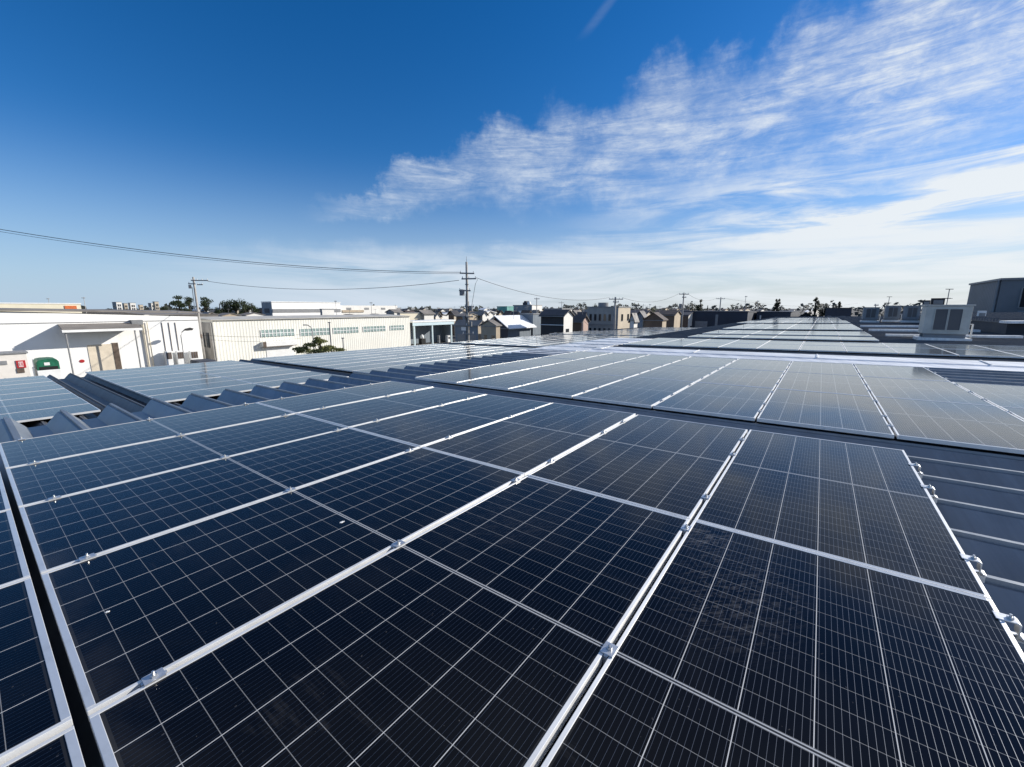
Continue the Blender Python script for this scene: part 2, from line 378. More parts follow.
M_whitep = mat('white_paint', (0.80, 0.80, 0.78), 0.45, 0, 0.06, 1.5)
M_greyp = mat('grey_paint', (0.24, 0.245, 0.25), 0.5, 0.1, 0.12, 2)
M_black = mat('black_opening', (0.012, 0.012, 0.013), 0.8)
M_rust = mat('brown_steel', (0.12, 0.09, 0.07), 0.6, 0.2, 0.3, 3)
M_teal = mat('teal_paint', (0.13, 0.36, 0.32), 0.6, 0, 0.15, 0.3)
M_pole = mat('pole_concrete', (0.36, 0.345, 0.32), 0.8, 0, 0.2, 1.2)
M_wire = mat('cable_rubber', (0.02, 0.02, 0.022), 0.6)
M_porc = mat('porcelain', (0.6, 0.6, 0.58), 0.3)
M_hvac = mat('hvac_casing', (0.56, 0.55, 0.50), 0.5, 0.1, 0.12, 2.5)
M_grille = ribbed('condenser_fins', (0.15, 0.15, 0.155), 0.035, 0.6, 0.15, axis='z')
M_green = mat('green_tarpaulin', (0.012, 0.13, 0.07), 0.5, 0, 0.3, 3, bump=0.4, bscale=4)
M_orange = mat('orange_sign', (0.62, 0.16, 0.05), 0.5, 0, 0.15, 4)
M_red = mat('red_paint', (0.42, 0.025, 0.03), 0.45, 0, 0.1, 4)
M_pink = mat('pinkish_render', (0.50, 0.36, 0.30), 0.8, 0, 0.1, 1)
M_bark = mat('bark', (0.06, 0.045, 0.035), 0.9, 0, 0.3, 6)
def leaf(name, a, b):
    m = bpy.data.materials.new(name); m.use_nodes = True; q = G(m.node_tree); s = q.n['Principled BSDF']
    p = q.node('ShaderNodeNewGeometry').outputs['Position']
    q.l.new(q.mix(q.ss(q.noise(p, 1.1, 4, 0.7), 0.35, 0.68), a + (1,), b + (1,)), s.inputs['Base Color'])
    s.inputs['Roughness'].default_value = 0.6; s.inputs['Specular IOR Level'].default_value = 0.25
    return m
M_pine = leaf('pine_needles', (0.018, 0.030, 0.014), (0.045, 0.062, 0.026))
M_leaf = leaf('olive_leaves', (0.035, 0.05, 0.018), (0.10, 0.10, 0.035))
M_yellow = leaf('yellow_green_needles', (0.06, 0.075, 0.022), (0.20, 0.20, 0.07))
M_ground = mat('yard_asphalt', (0.075, 0.074, 0.072), 0.9, 0, 0.35, 0.12)

# ------------------------------------------------------------------ ground
gd = MB()
gd.poly([(-3000, -400, 0), (3000, -400, 0), (3000, 5200, 0), (-3000, 5200, 0)])
tag(gd.build('ground', M_ground), 'wide asphalt ground around and beyond the factories', 'ground', kind='structure')

# ------------------------------------------------------------------ roofs
RP = 0.2195 * L; RPH = 0.06 * L
Z_TOP, Z_VAL = -0.082, -0.232
def ridge_profile(y0, y1, zb):
    pts = []
    k = math.floor((y0 - RPH) / RP) - 1
    while RPH + k * RP < y1 + RP:
        c = RPH + k * RP
        for dy, z in ((-0.155, Z_VAL), (-0.036, Z_TOP), (-0.016, Z_TOP), (-0.013, Z_TOP + 0.022), (0.013, Z_TOP + 0.022), (0.016, Z_TOP), (0.036, Z_TOP), (0.155, Z_VAL)):
            if y0 < c + dy < y1: pts.append((c + dy, z))
        k += 1
    pts = [(y0, pts[0][1])] + pts + [(y1, pts[-1][1])]
    return pts + [(y1, zb), (y0, zb)]
def roof(name, parent, F, y0, y1, x0, x1, mt=M_roof):
    mb = MB(); mb.prism(ridge_profile(y0, y1, Z_VAL - 0.03), x0, x1, 'x')
    return mb.build(name, mt, parent, F)
def walls_under(parent, F, y0, y1, x0, x1, mt, drop=0.36):
    mb = MB(); inset = 0.35
    top = [F @ Vector((x, y, -drop)) for x, y in ((x0 + inset, y0 + inset), (x1 - inset, y0 + inset), (x1 - inset, y1 - inset), (x0 + inset, y1 - inset))]
    bot = [Vector((p.x, p.y, 0.0)) for p in top]
    for i in range(4):
        j = (i + 1) % 4; mb.poly([bot[i], bot[j], top[j], top[i]])
    mb.poly(top)
    return mb.build('wall', mt, parent)

fb = empty('factory_building', None, 'factory with the nearest folded metal roof under the front solar array', 'factory')
roof('roof', fb, NEAR, -2.6 * L, 5.55 * L, -4.86 * U, 16 * U)
walls_under(fb, NEAR, -2.6 * L, 5.5 * L, -4.8 * U, 16 * U, M_greyp)

lb = empty('factory_building', None, 'lower factory roof with bare ridge strips beyond the sawtooth eave', 'factory')
LX0 = -16.35 * U
roof('roof', lb, LOW, -3.2 * L, 27 * L, LX0, -4.6 * U, M_roofd)
walls_under(lb, LOW, -3.2 * L, 27 * L, LX0, -4.9 * U, M_greyp)

FY = lambda u: (u - 5.9) * L
rb = empty('factory_building', None, 'far factory roof behind the silver joint cover carrying rooftop air units', 'factory')
roof('roof', rb, FAR, FY(6.2), FY(45), -4.4 * U, 30 * U, M_roofd)
walls_under(rb, FAR, FY(6.3), FY(45), -4.4 * U, 30 * U, M_greyp)
mb = MB()
mb.prism([(FY(5.56), -0.15), (FY(5.58), -0.095), (FY(5.9), -0.06), (FY(5.93), -0.035), (FY(6.32), -0.02), (FY(6.4), -0.06), (FY(6.4), -0.21), (FY(5.56), -0.21)], -3.25 * U, 30 * U)
for k in range(-1, 12):
    x = (-3.0 + k * 2.7) * U
    mb.prism([(FY(5.94), -0.027), (FY(6.3), -0.017), (FY(6.3), -0.004), (FY(5.94), -0.014)], x, x + 0.03)
mb.build('joint_cover', M_silver, rb, FAR)
mb = MB()
mb.prism([(FY(4.9), -0.075), (FY(8.9), -0.055), (FY(8.9), -0.19), (FY(4.9), -0.19)], -5.2 * U, -3.3 * U)
for u_ in (5.5, 6.2, 6.9, 7.6, 8.3): mb.prism([(FY(u_), -0.06), (FY(u_ + .02), -0.06), (FY(u_ + .02), -0.035), (FY(u_), -0.035)], -5.15 * U, -3.35 * U)
mb.build('flat_flashing', M_silver, rb, FAR)

# raised roof section with a pale capping at the right
up = empty('factory_building', None, 'raised roof section with pale capping beside the large rooftop unit', 'factory')
mb = MB(); mb.box(8.6 * U, 30 * U, FY(13.2), FY(30), -0.6, 0.42); mb.build('wall', M_eave, up, FAR)
mb = MB(); mb.box(8.5 * U, 30 * U, FY(13.0), FY(13.5), 0.425, 0.53); mb.build('coping', M_silver, up, FAR)
mb = MB(); mb.prism(ridge_profile(FY(13.6), FY(30), -0.27), 8.55 * U, 30 * U)
o = mb.build('roof', M_roofd, up, FAR @ Matrix.Translation((0, 0, 0.70)))

for u_, x0_, x1_, hh in ((11.6, 4.6, 8.3, .03), (14.2, 4.4, 8.3, .05), (17.4, 4.4, 8.3, .06)):
    mb = MB(); mb.box(x0_ * U, x1_ * U, FY(u_), FY(u_) + .34, -.06, hh); mb.build('ridge_capping', M_silver, rb, FAR)

# ------------------------------------------------------------------ solar panels
fm = MB(); lipw = 0.0135; lips = 0.019
fm.box(0, lipw, 0, PL, -0.035, 0, 0); fm.box(PW - lipw, PW, 0, PL, -0.035, 0, 0)
fm.box(lipw + .0006, PW - lipw - .0006, 0, lips, -0.035, 0, 1); fm.box(lipw + .0006, PW - lipw - .0006, PL - lips, PL, -0.035, 0, 1)
ME_frame = fm.mesh('frame', [M_long, M_short], bevel=0.0014)
cm = MB(); cm.box(lipw - .002, PW - lipw + .002, lips - .002, PL - lips + .002, -0.010, -0.0022)
ME_cell = cm.mesh('cell_sheet', M_cell)
proto = empty('solar_panel', None, None, 'solar panel')
kids = [part(ME_frame, 'frame', proto), part(ME_cell, 'cell_sheet', proto)]
first = [True]; NP = [0]
def panel(F, y, x, label, group):
    m = F @ Matrix.Translation((x, y, 0))
    jit = Matrix.Rotation(R(random.uniform(-.12, .12)), 4, 'X') @ Matrix.Rotation(R(random.uniform(-.12, .12)), 4, 'Y')
    m = m @ jit
    if first[0]: o = proto; first[0] = False; o.matrix_world = m
    else: o = clone(proto, kids, m)
    o['label'] = label; o['group'] = group; NP[0] += 1
    return o
STRIP = {2: 'rightmost strip', 1: 'second strip from the right', 0: 'third strip from the right', -1: 'fourth strip from the right', -2: 'fifth strip from the right', -3: 'sixth strip from the right'}
for v in range(-3, 3):
    for u_, w in ((0, 'near'), (1, 'far')):
        panel(NEAR, u_ * L + 0.002, v * U + 0.0095, 'black solar panel, %s half of the %s, front array' % (w, STRIP[v]), 'solar panels of the front array')
    panel(NEAR, -L - 0.022, v * U + 0.0095, 'solar panel left of the black gap, in the %s' % STRIP[v], 'solar panels left of the black gap')
MROW = ('nearest row', 'middle row', 'last row')
for r in range(3):
    for i, v in enumerate(range(-3, 7)):
        if r == 2 and v >= 4: continue
        panel(NEAR, (2.245 + 1.003 * r) * L, v * U + 0.0095, 'dark solar panel, %s of the middle array, %s from the left' % (MROW[r], ORD[i + 1]), 'solar panels of the middle array')
def far_rows(start, n, v0, v1, name, grp, lift=0.0):
    F = FAR @ Matrix.Translation((0, 0, lift))
    for r in range(n):
        for i, v in enumerate(range(v0, v1)):
            panel(F, FY(start + 1.003 * r), v * U + 0.0095, 'solar panel %s from the left, %s row, %s' % (ORD[i + 1], ORD[r + 1], name), grp)
far_rows(6.86, 2, -3, 8, 'first array beyond the silver cover', 'solar panels of the first array beyond the silver cover')
far_rows(9.12, 1, -2, 4, 'single row before the far roof', 'solar panels of a single row on the far roof', .05)
far_rows(10.42, 2, -2, 4, 'second array beyond the silver cover', 'solar panels of the second array beyond the silver cover', .07)
far_rows(12.88, 5, -2, 4, 'third array beyond the silver cover', 'solar panels of the third array beyond the silver cover', .12)
far_rows(18.6, 4, -3, 4, 'fourth array beyond the silver cover', 'solar panels of the fourth array beyond the silver cover', .16)
VL = -7.62
def low_rows(start, n, name, cols=8):
    for r in range(n):
        for i in range(cols):
            panel(LOW, (start + r) * L + 0.002, (VL - i - 1) * U + 0.0095, 'solar panel, %s row from the near edge, %s column, %s' % (ORD[i + 1], ORD[r + 1], name), 'solar panels on the lower roof')
low_rows(-1.37, 2, 'lower roof left array')
low_rows(1.06, 2, 'lower roof second array')
low_rows(3.43, 5, 'lower roof third array')
low_rows(9.0, 6, 'lower roof farthest array')
# the rest of the field, past three hundred modules, as one mass
fr = MB(); fc = MB()
def mass(F, y, x):
    m = F @ Matrix.Translation((x, y, 0))
    for a in ((0, .03, 0, PL), (PW - .03, PW, 0, PL), (.03, PW - .03, 0, .03), (.03, PW - .03, PL - .03, PL)): fr.box(a[0], a[1], a[2], a[3], -0.035, 0, 0, m)
    fc.box(.03, PW - .03, .03, PL - .03, -.012, -.003, 0, m)
for r in range(12):
    for v in range(-3, 4): mass(FAR, FY(23.4 + 1.003 * r + (0.4 if r > 4 else 0)), v * U + .01)
for r in range(10):
    for i in range(9): mass(LOW, (15.6 + r + (.4 if r > 4 else 0)) * L, (VL - i - 1 + (2 if r > 3 else 0)) * U)
pf = tag(empty('panel_field'), 'mass of small glinting solar panels at the far ends of the roofs', 'solar field', kind='stuff')
fr.build('frame', M_short, pf); fc.build('cell_sheet', mat('far_cell_glass', (0.02, 0.022, 0.028), 0.1, 0, 0, spec=0.5), pf)
for o in pf.children: o['kind'] = 'stuff'

for (px_, py_, rr, lab) in ((342, 522, .009, 'white bird dropping on the panel left of the big near joint, by its centre line'), (107, 612, .005, 'tiny white bird dropping on the strip beside the black gap')):
    c_ = NEAR.inverted() @ on_roof(px_, py_); rn_ = random.Random(int(px_)); q = MB()
    q.prism([(c_.x + math.cos(a * .524) * rr * rn_.uniform(.5, 1.3), c_.y + math.sin(a * .524) * rr * rn_.uniform(.6, 1.6)) for a in range(12)], -.0018, .0008, 'z')
    tag(q.build('bird_dropping', M_whitep, None, NEAR), lab, 'dropping')

# ------------------------------------------------------------------ clamps
def clamp_meshes():
    a = MB(); a.box(-0.021, 0.021, -0.025, 0.025, 0.0012, 0.0052); a.box(-0.0065, 0.0065, -0.030, 0.030, -0.055, 0.0011)
    b = MB()
    b.tube([(0, 0, 0.0055), (0, 0, 0.012)], 0.0095, 6); b.tube([(0, 0, 0.0125), (0, 0, 0.022)], 0.004, 8)
    c = MB(); c.box(-0.03, 0.03, -0.028, 0.028, -0.085, -0.056)
    e = MB()
    e.prism([(-0.020, 0.0012), (0.030, 0.0012), (0.036, -0.004), (0.036, -0.040), (0.048, -0.052), (0.058, -0.052), (0.058, -0.047), (0.051, -0.046), (0.041, -0.036), (0.041, 0.000), (0.033, 0.0058), (-0.020, 0.0058)], -0.022, 0.022, 'y')
    f = MB(); f.box(0.008, 0.055, -0.026, -0.008, -0.095, -0.054); f.box(0.008, 0.055, 0.008, 0.026, -0.095, -0.054)
    d = MB(); d.tube([(0.018, 0, 0.006), (0.018, 0, 0.013)], 0.0095, 6); d.tube([(0.018, 0, 0.0135), (0.018, 0, 0.022)], 0.004, 8)
    return ([a.mesh('clamp_plate', M_alu), b.mesh('bolt', M_steel), c.mesh('clamp_foot', M_alu)],
            [e.mesh('clamp_plate', M_alu, bevel=0.0012), d.mesh('bolt', M_steel), f.mesh('clamp_foot', M_alu)])
MID, END = clamp_meshes()
mid0 = empty('mid_clamp', None, None, 'clamp'); mid_k = [part(m, n, mid0) for m, n in zip(MID, ('clamp_plate', 'bolt', 'clamp_foot'))]
end0 = empty('end_clamp', None, None, 'clamp'); end_k = [part(m, n, end0) for m, n in zip(END, ('clamp_plate', 'bolt', 'clamp_foot'))]
used = {'m': False, 'e': False}
def clamp(F, y, x, kind, label, group, flip=False):
    m = F @ Matrix.Translation((x, y, 0))
    if flip: m = m @ Matrix.Rotation(math.pi, 4, 'Z')
    src, ks = (mid0, mid_k) if kind == 'm' else (end0, end_k)
    if not used[kind]: used[kind] = True; o = src; o.matrix_world = m
    else: o = clone(src, ks, m)
    o['label'] = label; o['group'] = group
JOINT = {2: 'first joint from the right edge', 1: 'second joint from the right edge', 0: 'third joint from the right edge', -1: 'fourth joint from the right edge', -2: 'fifth joint from the right edge'}
CU = (0.068, 0.497, 0.945, 1.155, 1.595, 1.815)
for v in range(-2, 3):
    for i, u_ in enumerate(CU):
        clamp(NEAR, u_ * L, v * U, 'm', '%s clamp from the near end, front array, %s' % (ORD[i + 1], JOINT[v]), 'clamps between panels of the front array')
for i, u_ in enumerate(CU):
    clamp(NEAR, u_ * L, 3 * U - 0.01, 'e', '%s end clamp from the near end, right edge of the front array' % ORD[i + 1], 'end clamps on the right edge of the front array')
    clamp(NEAR, u_ * L, -3 * U + 0.01, 'e', '%s end clamp from the near end, eave edge of the front array' % ORD[i + 1], 'end clamps on the eave edge of the front array', True)
for v in range(-2, 7):
    for i, u_ in enumerate((2.42, 2.64, 3.08, 3.47, 3.75, 4.1, 4.42, 4.8, 5.1)):
        if v > 4 and i > 5: continue
        clamp(NEAR, u_ * L, v * U, 'm', '%s clamp from the near end, %s joint from the left, middle array' % (ORD[i + 1], ORD[v + 3]), 'clamps between panels of the middle array')
for i, u_ in enumerate((2.42, 2.64, 3.08, 3.47, 3.75, 4.1, 4.42, 4.8, 5.1)):
    clamp(NEAR, u_ * L, -3 * U + 0.01, 'e', '%s end clamp from the near end, left edge of the middle array' % ORD[i + 1], 'end clamps on the left edge of the middle array', True)

# ------------------------------------------------------------------ rooftop air units
M_hvacg = mat('grey_hvac_casing', (0.27, 0.285, 0.30), 0.5, 0.1, 0.15, 2.5)
def air_unit(p, w, d, h, label, grilles=2, M_hvac=M_hvac):
    r = empty('rooftop_air_unit', frame_matrix(p, D1, D2), label, 'air conditioner', 'rooftop air units')
    mb = MB(); mb.box(0, w, 0, d, 0.14, h); mb.build('casing', M_hvac, r, bevel=0.02)
    mb = MB(); mb.box(-0.04, w + 0.04, -0.04, d + 0.04, h + 0.003, h + 0.05); mb.build('lid', M_hvac, r, bevel=0.01)
    mb = MB(); mb.box(0.05, w - 0.05, 0.06, 0.18, 0, 0.137); mb.box(0.05, w - 0.05, d - 0.2, d - 0.06, 0, 0.137)
    mb.build('base_rail', M_greyp, r)
    mb = MB(); mb.box(-.1, w + .1, -.1, d + .1, -.16, -.003); mb.build('plinth', M_silver, r)
    gw = w * 0.62 / grilles; x = w * 0.19
    for k in range(grilles):
        q = MB(); x0 = x + k * gw + 0.025; x1 = x + (k + 1) * gw - 0.025
        q.box(x0, x1, -0.012, -0.003, h * 0.25, h * 0.9); gr = q.build('grille', M_grille, r)
        q = MB()
        for z0, z1 in ((h * .25 - .02, h * .25), (h * .9, h * .9 + .02)): q.box(x0 - .02, x1 + .02, -0.03, -0.002, z0, z1)
        q.box(x0 - .02, x0, -0.03, -0.002, h * .25, h * .9); q.box(x1, x1 + .02, -0.03, -0.002, h * .25, h * .9)
        q.build('grille_frame', M_hvac, gr)
    mb = MB()
    mb.tube([(w + .0, d * .3, .5), (w + .12, d * .3, .5), (w + .12, d * .3, .02)], .025, 8); mb.build('refrigerant_pipe', M_whitep, r)
    return r
air_unit(at(921.5, 337.2, 15.6), 1.2, .95, 1.16, 'large pale rooftop air unit with two grey grilles behind the middle array')
air_unit(at(903, 320.5, 34), .95, .9, 1.15, 'grey air unit directly left behind the large pale one', M_hvac=M_hvacg)
air_unit(at(884, 320, 36.5), 1.0, .9, 1.2, 'grey air unit second left of the large pale one', M_hvac=M_hvacg)
air_unit(at(862, 320.5, 38), 1.1, .9, 1.15, 'air unit farthest left of the rooftop row beside dark trees', M_hvac=M_hvacg)
# pipe stubs and small boxes on the roof
for i, (x, y0, y1, Y, lb_) in enumerate(((977, 311, 319.5, 24, 'small white control box on a post right of the large air unit'), (922.5, 300.5, 306, 30, 'small dark cooling box on the far roof, left of a pair'), (931, 298.5, 306, 30, 'larger dark cooling box on the far roof, right of a pair'))):
    b_ = at(x, y1, Y); w = (5.5 if i == 0 else 5.0 if i == 1 else 9) * Y / F_PX; h = (y1 - y0) * Y / F_PX
    r = empty('control_box' if i == 0 else 'cooling_box', frame_matrix(b_, D1, D2), lb_, 'box')
    mb = MB(); mb.box(0, w, 0, w * .7, 0, h); mb.build('casing', M_whitep if i == 0 else M_dark, r, bevel=.01)
    mb = MB(); mb.box(w * .12, w * .88, -.02, -.003, h * .25, h * .75); mb.build('door' if i == 0 else 'grille', M_greyp, r)
    zr = 8 - 1.15
    if b_.z > 7.0:
        mb = MB(); mb.box(.05, .12, .05, .12, -(b_.z - 6.7), -.003); mb.box(w - .12, w - .05, .05, .12, -(b_.z - 6.7), -.003); mb.build('stand', M_greyp, r)

# ------------------------------------------------------------------ neighbouring buildings
def tri_len(corner, px, d):
    """how far from corner along direction d until it is seen at column px"""
    c = (px - 512) / F_PX; cz = corner.z - EYE
    # column px: x / depth = c with depth = y cos + (-z) sin
    k = math.cos(TILT); s = -math.sin(TILT)
    return (c * (corner.y * k + cz * s) - corner.x) / (d.x - c * (d.y * k + d.z * s))
def town(name, cat, label, x0, x1, x2, ytop, Y, dark, lit, roofm, gable=None, rise=1.0, win=(), over=0.25, group=None, depth=None, zbot=0.0, eave=False):
    """box whose shaded side spans columns x0-x1 and whose sunny side spans x1-x2, nearest corner at x1"""
    c = at(x1, ytop, Y); h = c.z
    c0 = Vector((c.x, c.y, h))
    rise *= .62
    if gable and not eave: h -= rise + .16
    lw = abs(tri_len(c0, x0, -D2)); dp = abs(tri_len(c0, x2, D1)) if x2 > x1 + .5 else (depth or 8)
    if depth: dp = depth
    r = empty(name, frame_matrix(Vector((c.x, c.y, zbot)), D1, D2), label, cat, group)
    h -= zbot
    a = MB()
    a.poly([(-lw, 0, 0), (0, 0, 0), (0, 0, h), (-lw, 0, h)], 0); a.poly([(-lw, dp, 0), (0, dp, 0), (0, dp, h), (-lw, dp, h)], 0)
    if gable == 'x':    # ridge runs along the shaded face, gable ends left and right
        a.poly([(0, 0, 0), (0, dp, 0), (0, dp, h), (0, dp / 2, h + rise), (0, 0, h)], 1); a.poly([(-lw, 0, 0), (-lw, dp, 0), (-lw, dp, h), (-lw, dp / 2, h + rise), (-lw, 0, h)], 1)
    elif gable == 'y':
        a = MB(); a.poly([(-lw, 0, 0), (0, 0, 0), (0, 0, h), (-lw / 2, 0, h + rise), (-lw, 0, h)], 0); a.poly([(-lw, dp, 0), (0, dp, 0), (0, dp, h), (-lw / 2, dp, h + rise), (-lw, dp, h)], 0)
        a.poly([(0, 0, 0), (0, dp, 0), (0, dp, h), (0, 0, h)], 1); a.poly([(-lw, 0, 0), (-lw, dp, 0), (-lw, dp, h), (-lw, 0, h)], 1)
    else:
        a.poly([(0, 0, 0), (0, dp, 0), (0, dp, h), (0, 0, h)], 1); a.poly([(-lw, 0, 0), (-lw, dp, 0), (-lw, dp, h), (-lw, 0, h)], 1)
    a.build('wall', [dark, lit], r)  # darker wall colour on shaded faces, paler on sunny: light put into paint
    b = MB(); t = .14; o = over
    if gable == 'x':
        sl = rise / (dp / 2)
        b.prism([(-o, h - o * sl + .02), (dp / 2, h + rise + .02), (dp + o, h - o * sl + .02), (dp + o, h - o * sl + .02 + t), (dp / 2, h + rise + .02 + t), (-o, h - o * sl + .02 + t)], -lw - o, o, 'x')
    elif gable == 'y':
        sl = rise / (lw / 2)
        b.prism([(-lw - o, h - o * sl + .02), (-lw / 2, h + rise + .02), (o, h - o * sl + .02), (o, h - o * sl + .02 + t), (-lw / 2, h + rise + .02 + t), (-lw - o, h - o * sl + .02 + t)], -o, dp + o, 'y')
    else:
        b.box(-lw - o * .4, o * .4, -o * .4, dp + o * .4, h + .003, h + .2)
    b.build('roof', roofm, r)
    for w in win:       # (face, along0, along1, z0, z1[, material]) as shares of the face
        f, s0, s1, z0, z1 = w[:5]; gm = w[5] if len(w) > 5 else M_glass; nm = w[6] if len(w) > 6 else 'window'
        q = MB(); e = MB()
        if f == 'd':
            q.box(-lw + s0 * lw, -lw + s1 * lw, -.03, -.003, z0 * h, z1 * h); e.box(-lw + s0 * lw - .07, -lw + s1 * lw + .07, -.055, -.002, z0 * h - .08, z0 * h - .002)
        else:
            q.box(.003, .03, s0 * dp, s1 * dp, z0 * h, z1 * h); e.box(.002, .055, s0 * dp - .07, s1 * dp + .07, z0 * h - .08, z0 * h - .002)
        g_ = q.build(nm, gm, r)
        if nm == 'window': e.build('sill', M_greyp, g_)
    if gable and Y < 150:
        q = MB(); xa_ = -lw * .3; ya_ = dp * .5; zr = h + rise * .8
        q.tube([(xa_, ya_, zr - .3), (xa_, ya_, zr + 1.5)], .03, 5)
        for k in range(4): q.box(xa_ - .45 + k * .25, xa_ - .43 + k * .25, ya_ - .3, ya_ + .3, zr + 1.25, zr + 1.28)
        q.box(xa_ - .5, xa_ + .4, ya_ - .012, ya_ + .012, zr + 1.285, zr + 1.31); q.build('aerial', M_greyp, r)
        q = MB(); q.tube([(-lw - over, -over - .06, h - over * .5 - .02), (over, -over - .06, h - over * .5 - .02)], .06, 6); q.build('gutter', M_greyp, r)
    r['size'] = (lw, dp, h)
    return r
def sz(r): return r['size'][0], r['size'][1], r['size'][2]

# wall frame: x runs along the wall (away from us), y into the building, z up
def wall_matrix(px, py, Y):
    p = at(px, py, Y); p.z = 0
    return Matrix(((D1.x, -D2.x, 0, p.x), (D1.y, -D2.y, 0, p.y), (0, 0, 1, 0), (0, 0, 0, 1)))
class Wall:
    def __init__(s, px, py, Y): s.m = wall_matrix(px, py, Y); s.i = s.m.inverted()
    def q(s, px, py, off=0.0):
        o = s.i @ Vector((0, 0, EYE)); d = s.i.to_3x3() @ ray(px, py); t = (-off - o.y) / d.y; p = o + d * t; return p.x, p.z
# white warehouse on the left
WW = Wall(60, 313.5, 44)
xa, za = WW.q(-70, 311); xb, zb = WW.q(197.5, 316.6)
wb = empty('warehouse', WW.m, 'long white warehouse with an awning and a pale shutter door', 'warehouse')
mb = MB()
za2 = zb + 0.9
mb.poly([(xa, 0, 0), (xb, 0, 0), (xb, 0, zb), (xa, 0, za2)]); mb.poly([(xb, 0, 0), (xb, 22, 0), (xb, 22, zb), (xb, 0, zb)])
mb.poly([(xa, 22, 0), (xb, 22, 0), (xb, 22, zb), (xa, 22, za2)]); mb.poly([(xa, 0, 0), (xa, 22, 0), (xa, 22, za2), (xa, 0, za2)])
mb.build('wall', M_white_clad, wb)
mb = MB(); mb.prism([(-.25, 0), (22.2, 0), (22.2, .16), (11, .3), (-.25, .16)], 0, 1, 'x')
ro = mb.build('roof', M_greyroof, wb)
ln = xb - xa
ro.matrix_local = Matrix(((ln + .3, 0, 0, xa - .1), (0, 1, 0, 0), ((zb - za2), 0, 1, za2 + .004), (0, 0, 0, 1)))
_, ztrim = WW.q(150, 321.2)
mb = MB(); mb.box(xa, xb, -.05, -.003, ztrim, ztrim + .07); mb.build('trim_strip', M_greyp, wb)
# awning
ax0, az0 = WW.q(58, 326); ax1, _ = WW.q(137, 330)
aw = MB(); aw.prism([(-2.3, az0 - .45), (-.004, az0 + .0), (-.004, az0 + .12), (-2.3, az0 - .33)], ax0, ax1, 'x')
ao = aw.build('awning', M_greyp, wb)
q = MB()
nrib = 44
for k in range(nrib):
    x = ax0 + (ax1 - ax0) * (k + .5) / nrib
    q.prism([(-2.33, az0 - .325), (-.01, az0 + .125), (-.01, az0 + .19), (-2.33, az0 - .26)], x - .07, x + .07, 'x')
q.build('ribbed_sheet', M_greyroof, ao)
q = MB(); q.box(ax0 - .03, ax1 + .03, -2.39, -2.34, az0 - .62, az0 - .36); q.build('fascia', M_whitep, ao)
for px_, py_ in ((66, 332), (136, 331)):
    x, _ = WW.q(px_, py_, 2.7)
    q = MB(); q.tube([(x, -2.15, 0), (x, -2.15, az0 - .45)], .07, 8); q.build('awning_post', M_greyp, ao)
sx0, sz0 = WW.q(87, 345); sx1, _ = WW.q(112, 345)
mb = MB(); mb.box(sx0, sx1, -.05, -.003, 0, sz0); so = mb.build('shutter_door', mat('pale_beige_shutter', (0.66, 0.58, 0.46), .6, 0, .12, 1.2), wb)
mb = MB(); mb.box(sx1 + .003, sx1 + .5, -.09, -.003, 0, sz0 + .1); mb.build('door_post', M_rust, wb)
for px_ in (142, 146.5):
    x, z1 = WW.q(px_, 322); q = MB(); q.tube([(x, -.16, 0), (x, -.16, z1)], .09 if px_ < 143 else .06, 8); q.build('downpipe', mat('cream_pipe', (.62, .56, .44), .5, 0, .1, 2), wb)
for px_ in (161.5, 168.3, 174.8):
    x, z1 = WW.q(px_, 322.5); x2, z2 = WW.q(px_ + 3.2, 351)
    q = MB(); q.tube([(x, -.05, z2), (x, -.05, z1)], .032, 8); q.build('drain_pipe', M_rust, wb)
x, z1 = WW.q(135.5, 322.5, .4); q = MB(); q.box(x - .4, x + .6, -.8, -.003, z1 - .25, z1 + .3); q.build('wall_lamp_box', M_greyp, wb)
x0, z0 = WW.q(116.6, 351); q = MB(); q.box(x0 - .05, x0 + .12, -.06, -.003, z0 - .5, z0 + .6); q.build('meter_box', M_greyp, wb)
x0, z0 = WW.q(79.5, 362.2); x1, z1 = WW.q(84.5, 360)
q = MB(); n_ = 16; cx_, cz_, rx_, rz_ = (x0 + x1) / 2, (z0 + z1) / 2, abs(x1 - x0) / 2, abs(z1 - z0) / 2 + .08
q.prism([(cx_ + rx_ * math.cos(k * 2 * math.pi / n_), cz_ + rz_ * math.sin(k * 2 * math.pi / n_)) for k in range(n_)], -.04, -.003, 'y'); q.build('round_sign', M_red, wb)
# dark van parked in the gap between the two buildings
vp = at(206, 357, 50); vp.z = 0
r = empty('parked_van', frame_matrix(vp, D2, D1), 'dark parked van between the white warehouse and the cream hall', 'van')
q = MB(); q.prism([(0, .35), (0, 1.35), (.35, 1.95), (3.1, 1.95), (3.7, 1.25), (4.4, 1.05), (4.4, .35)], 0, 1.7, 'x'); q.build('body', M_navy, r, bevel=.04)
q = MB(); q.prism([(.5, 1.3), (.55, 1.8), (3.0, 1.8), (3.45, 1.3)], -.012, -.003, 'x'); q.prism([(.5, 1.3), (.55, 1.8), (3.0, 1.8), (3.45, 1.3)], 1.703, 1.712, 'x'); q.build('window', M_glass, r)
for xx in (.02, 1.5):
    for yy in (.85, 3.5):
        q = MB(); q.tube([(xx, yy, .33), (xx + .18, yy, .33)], .33, 16); q.build('wheel', M_dark, r)
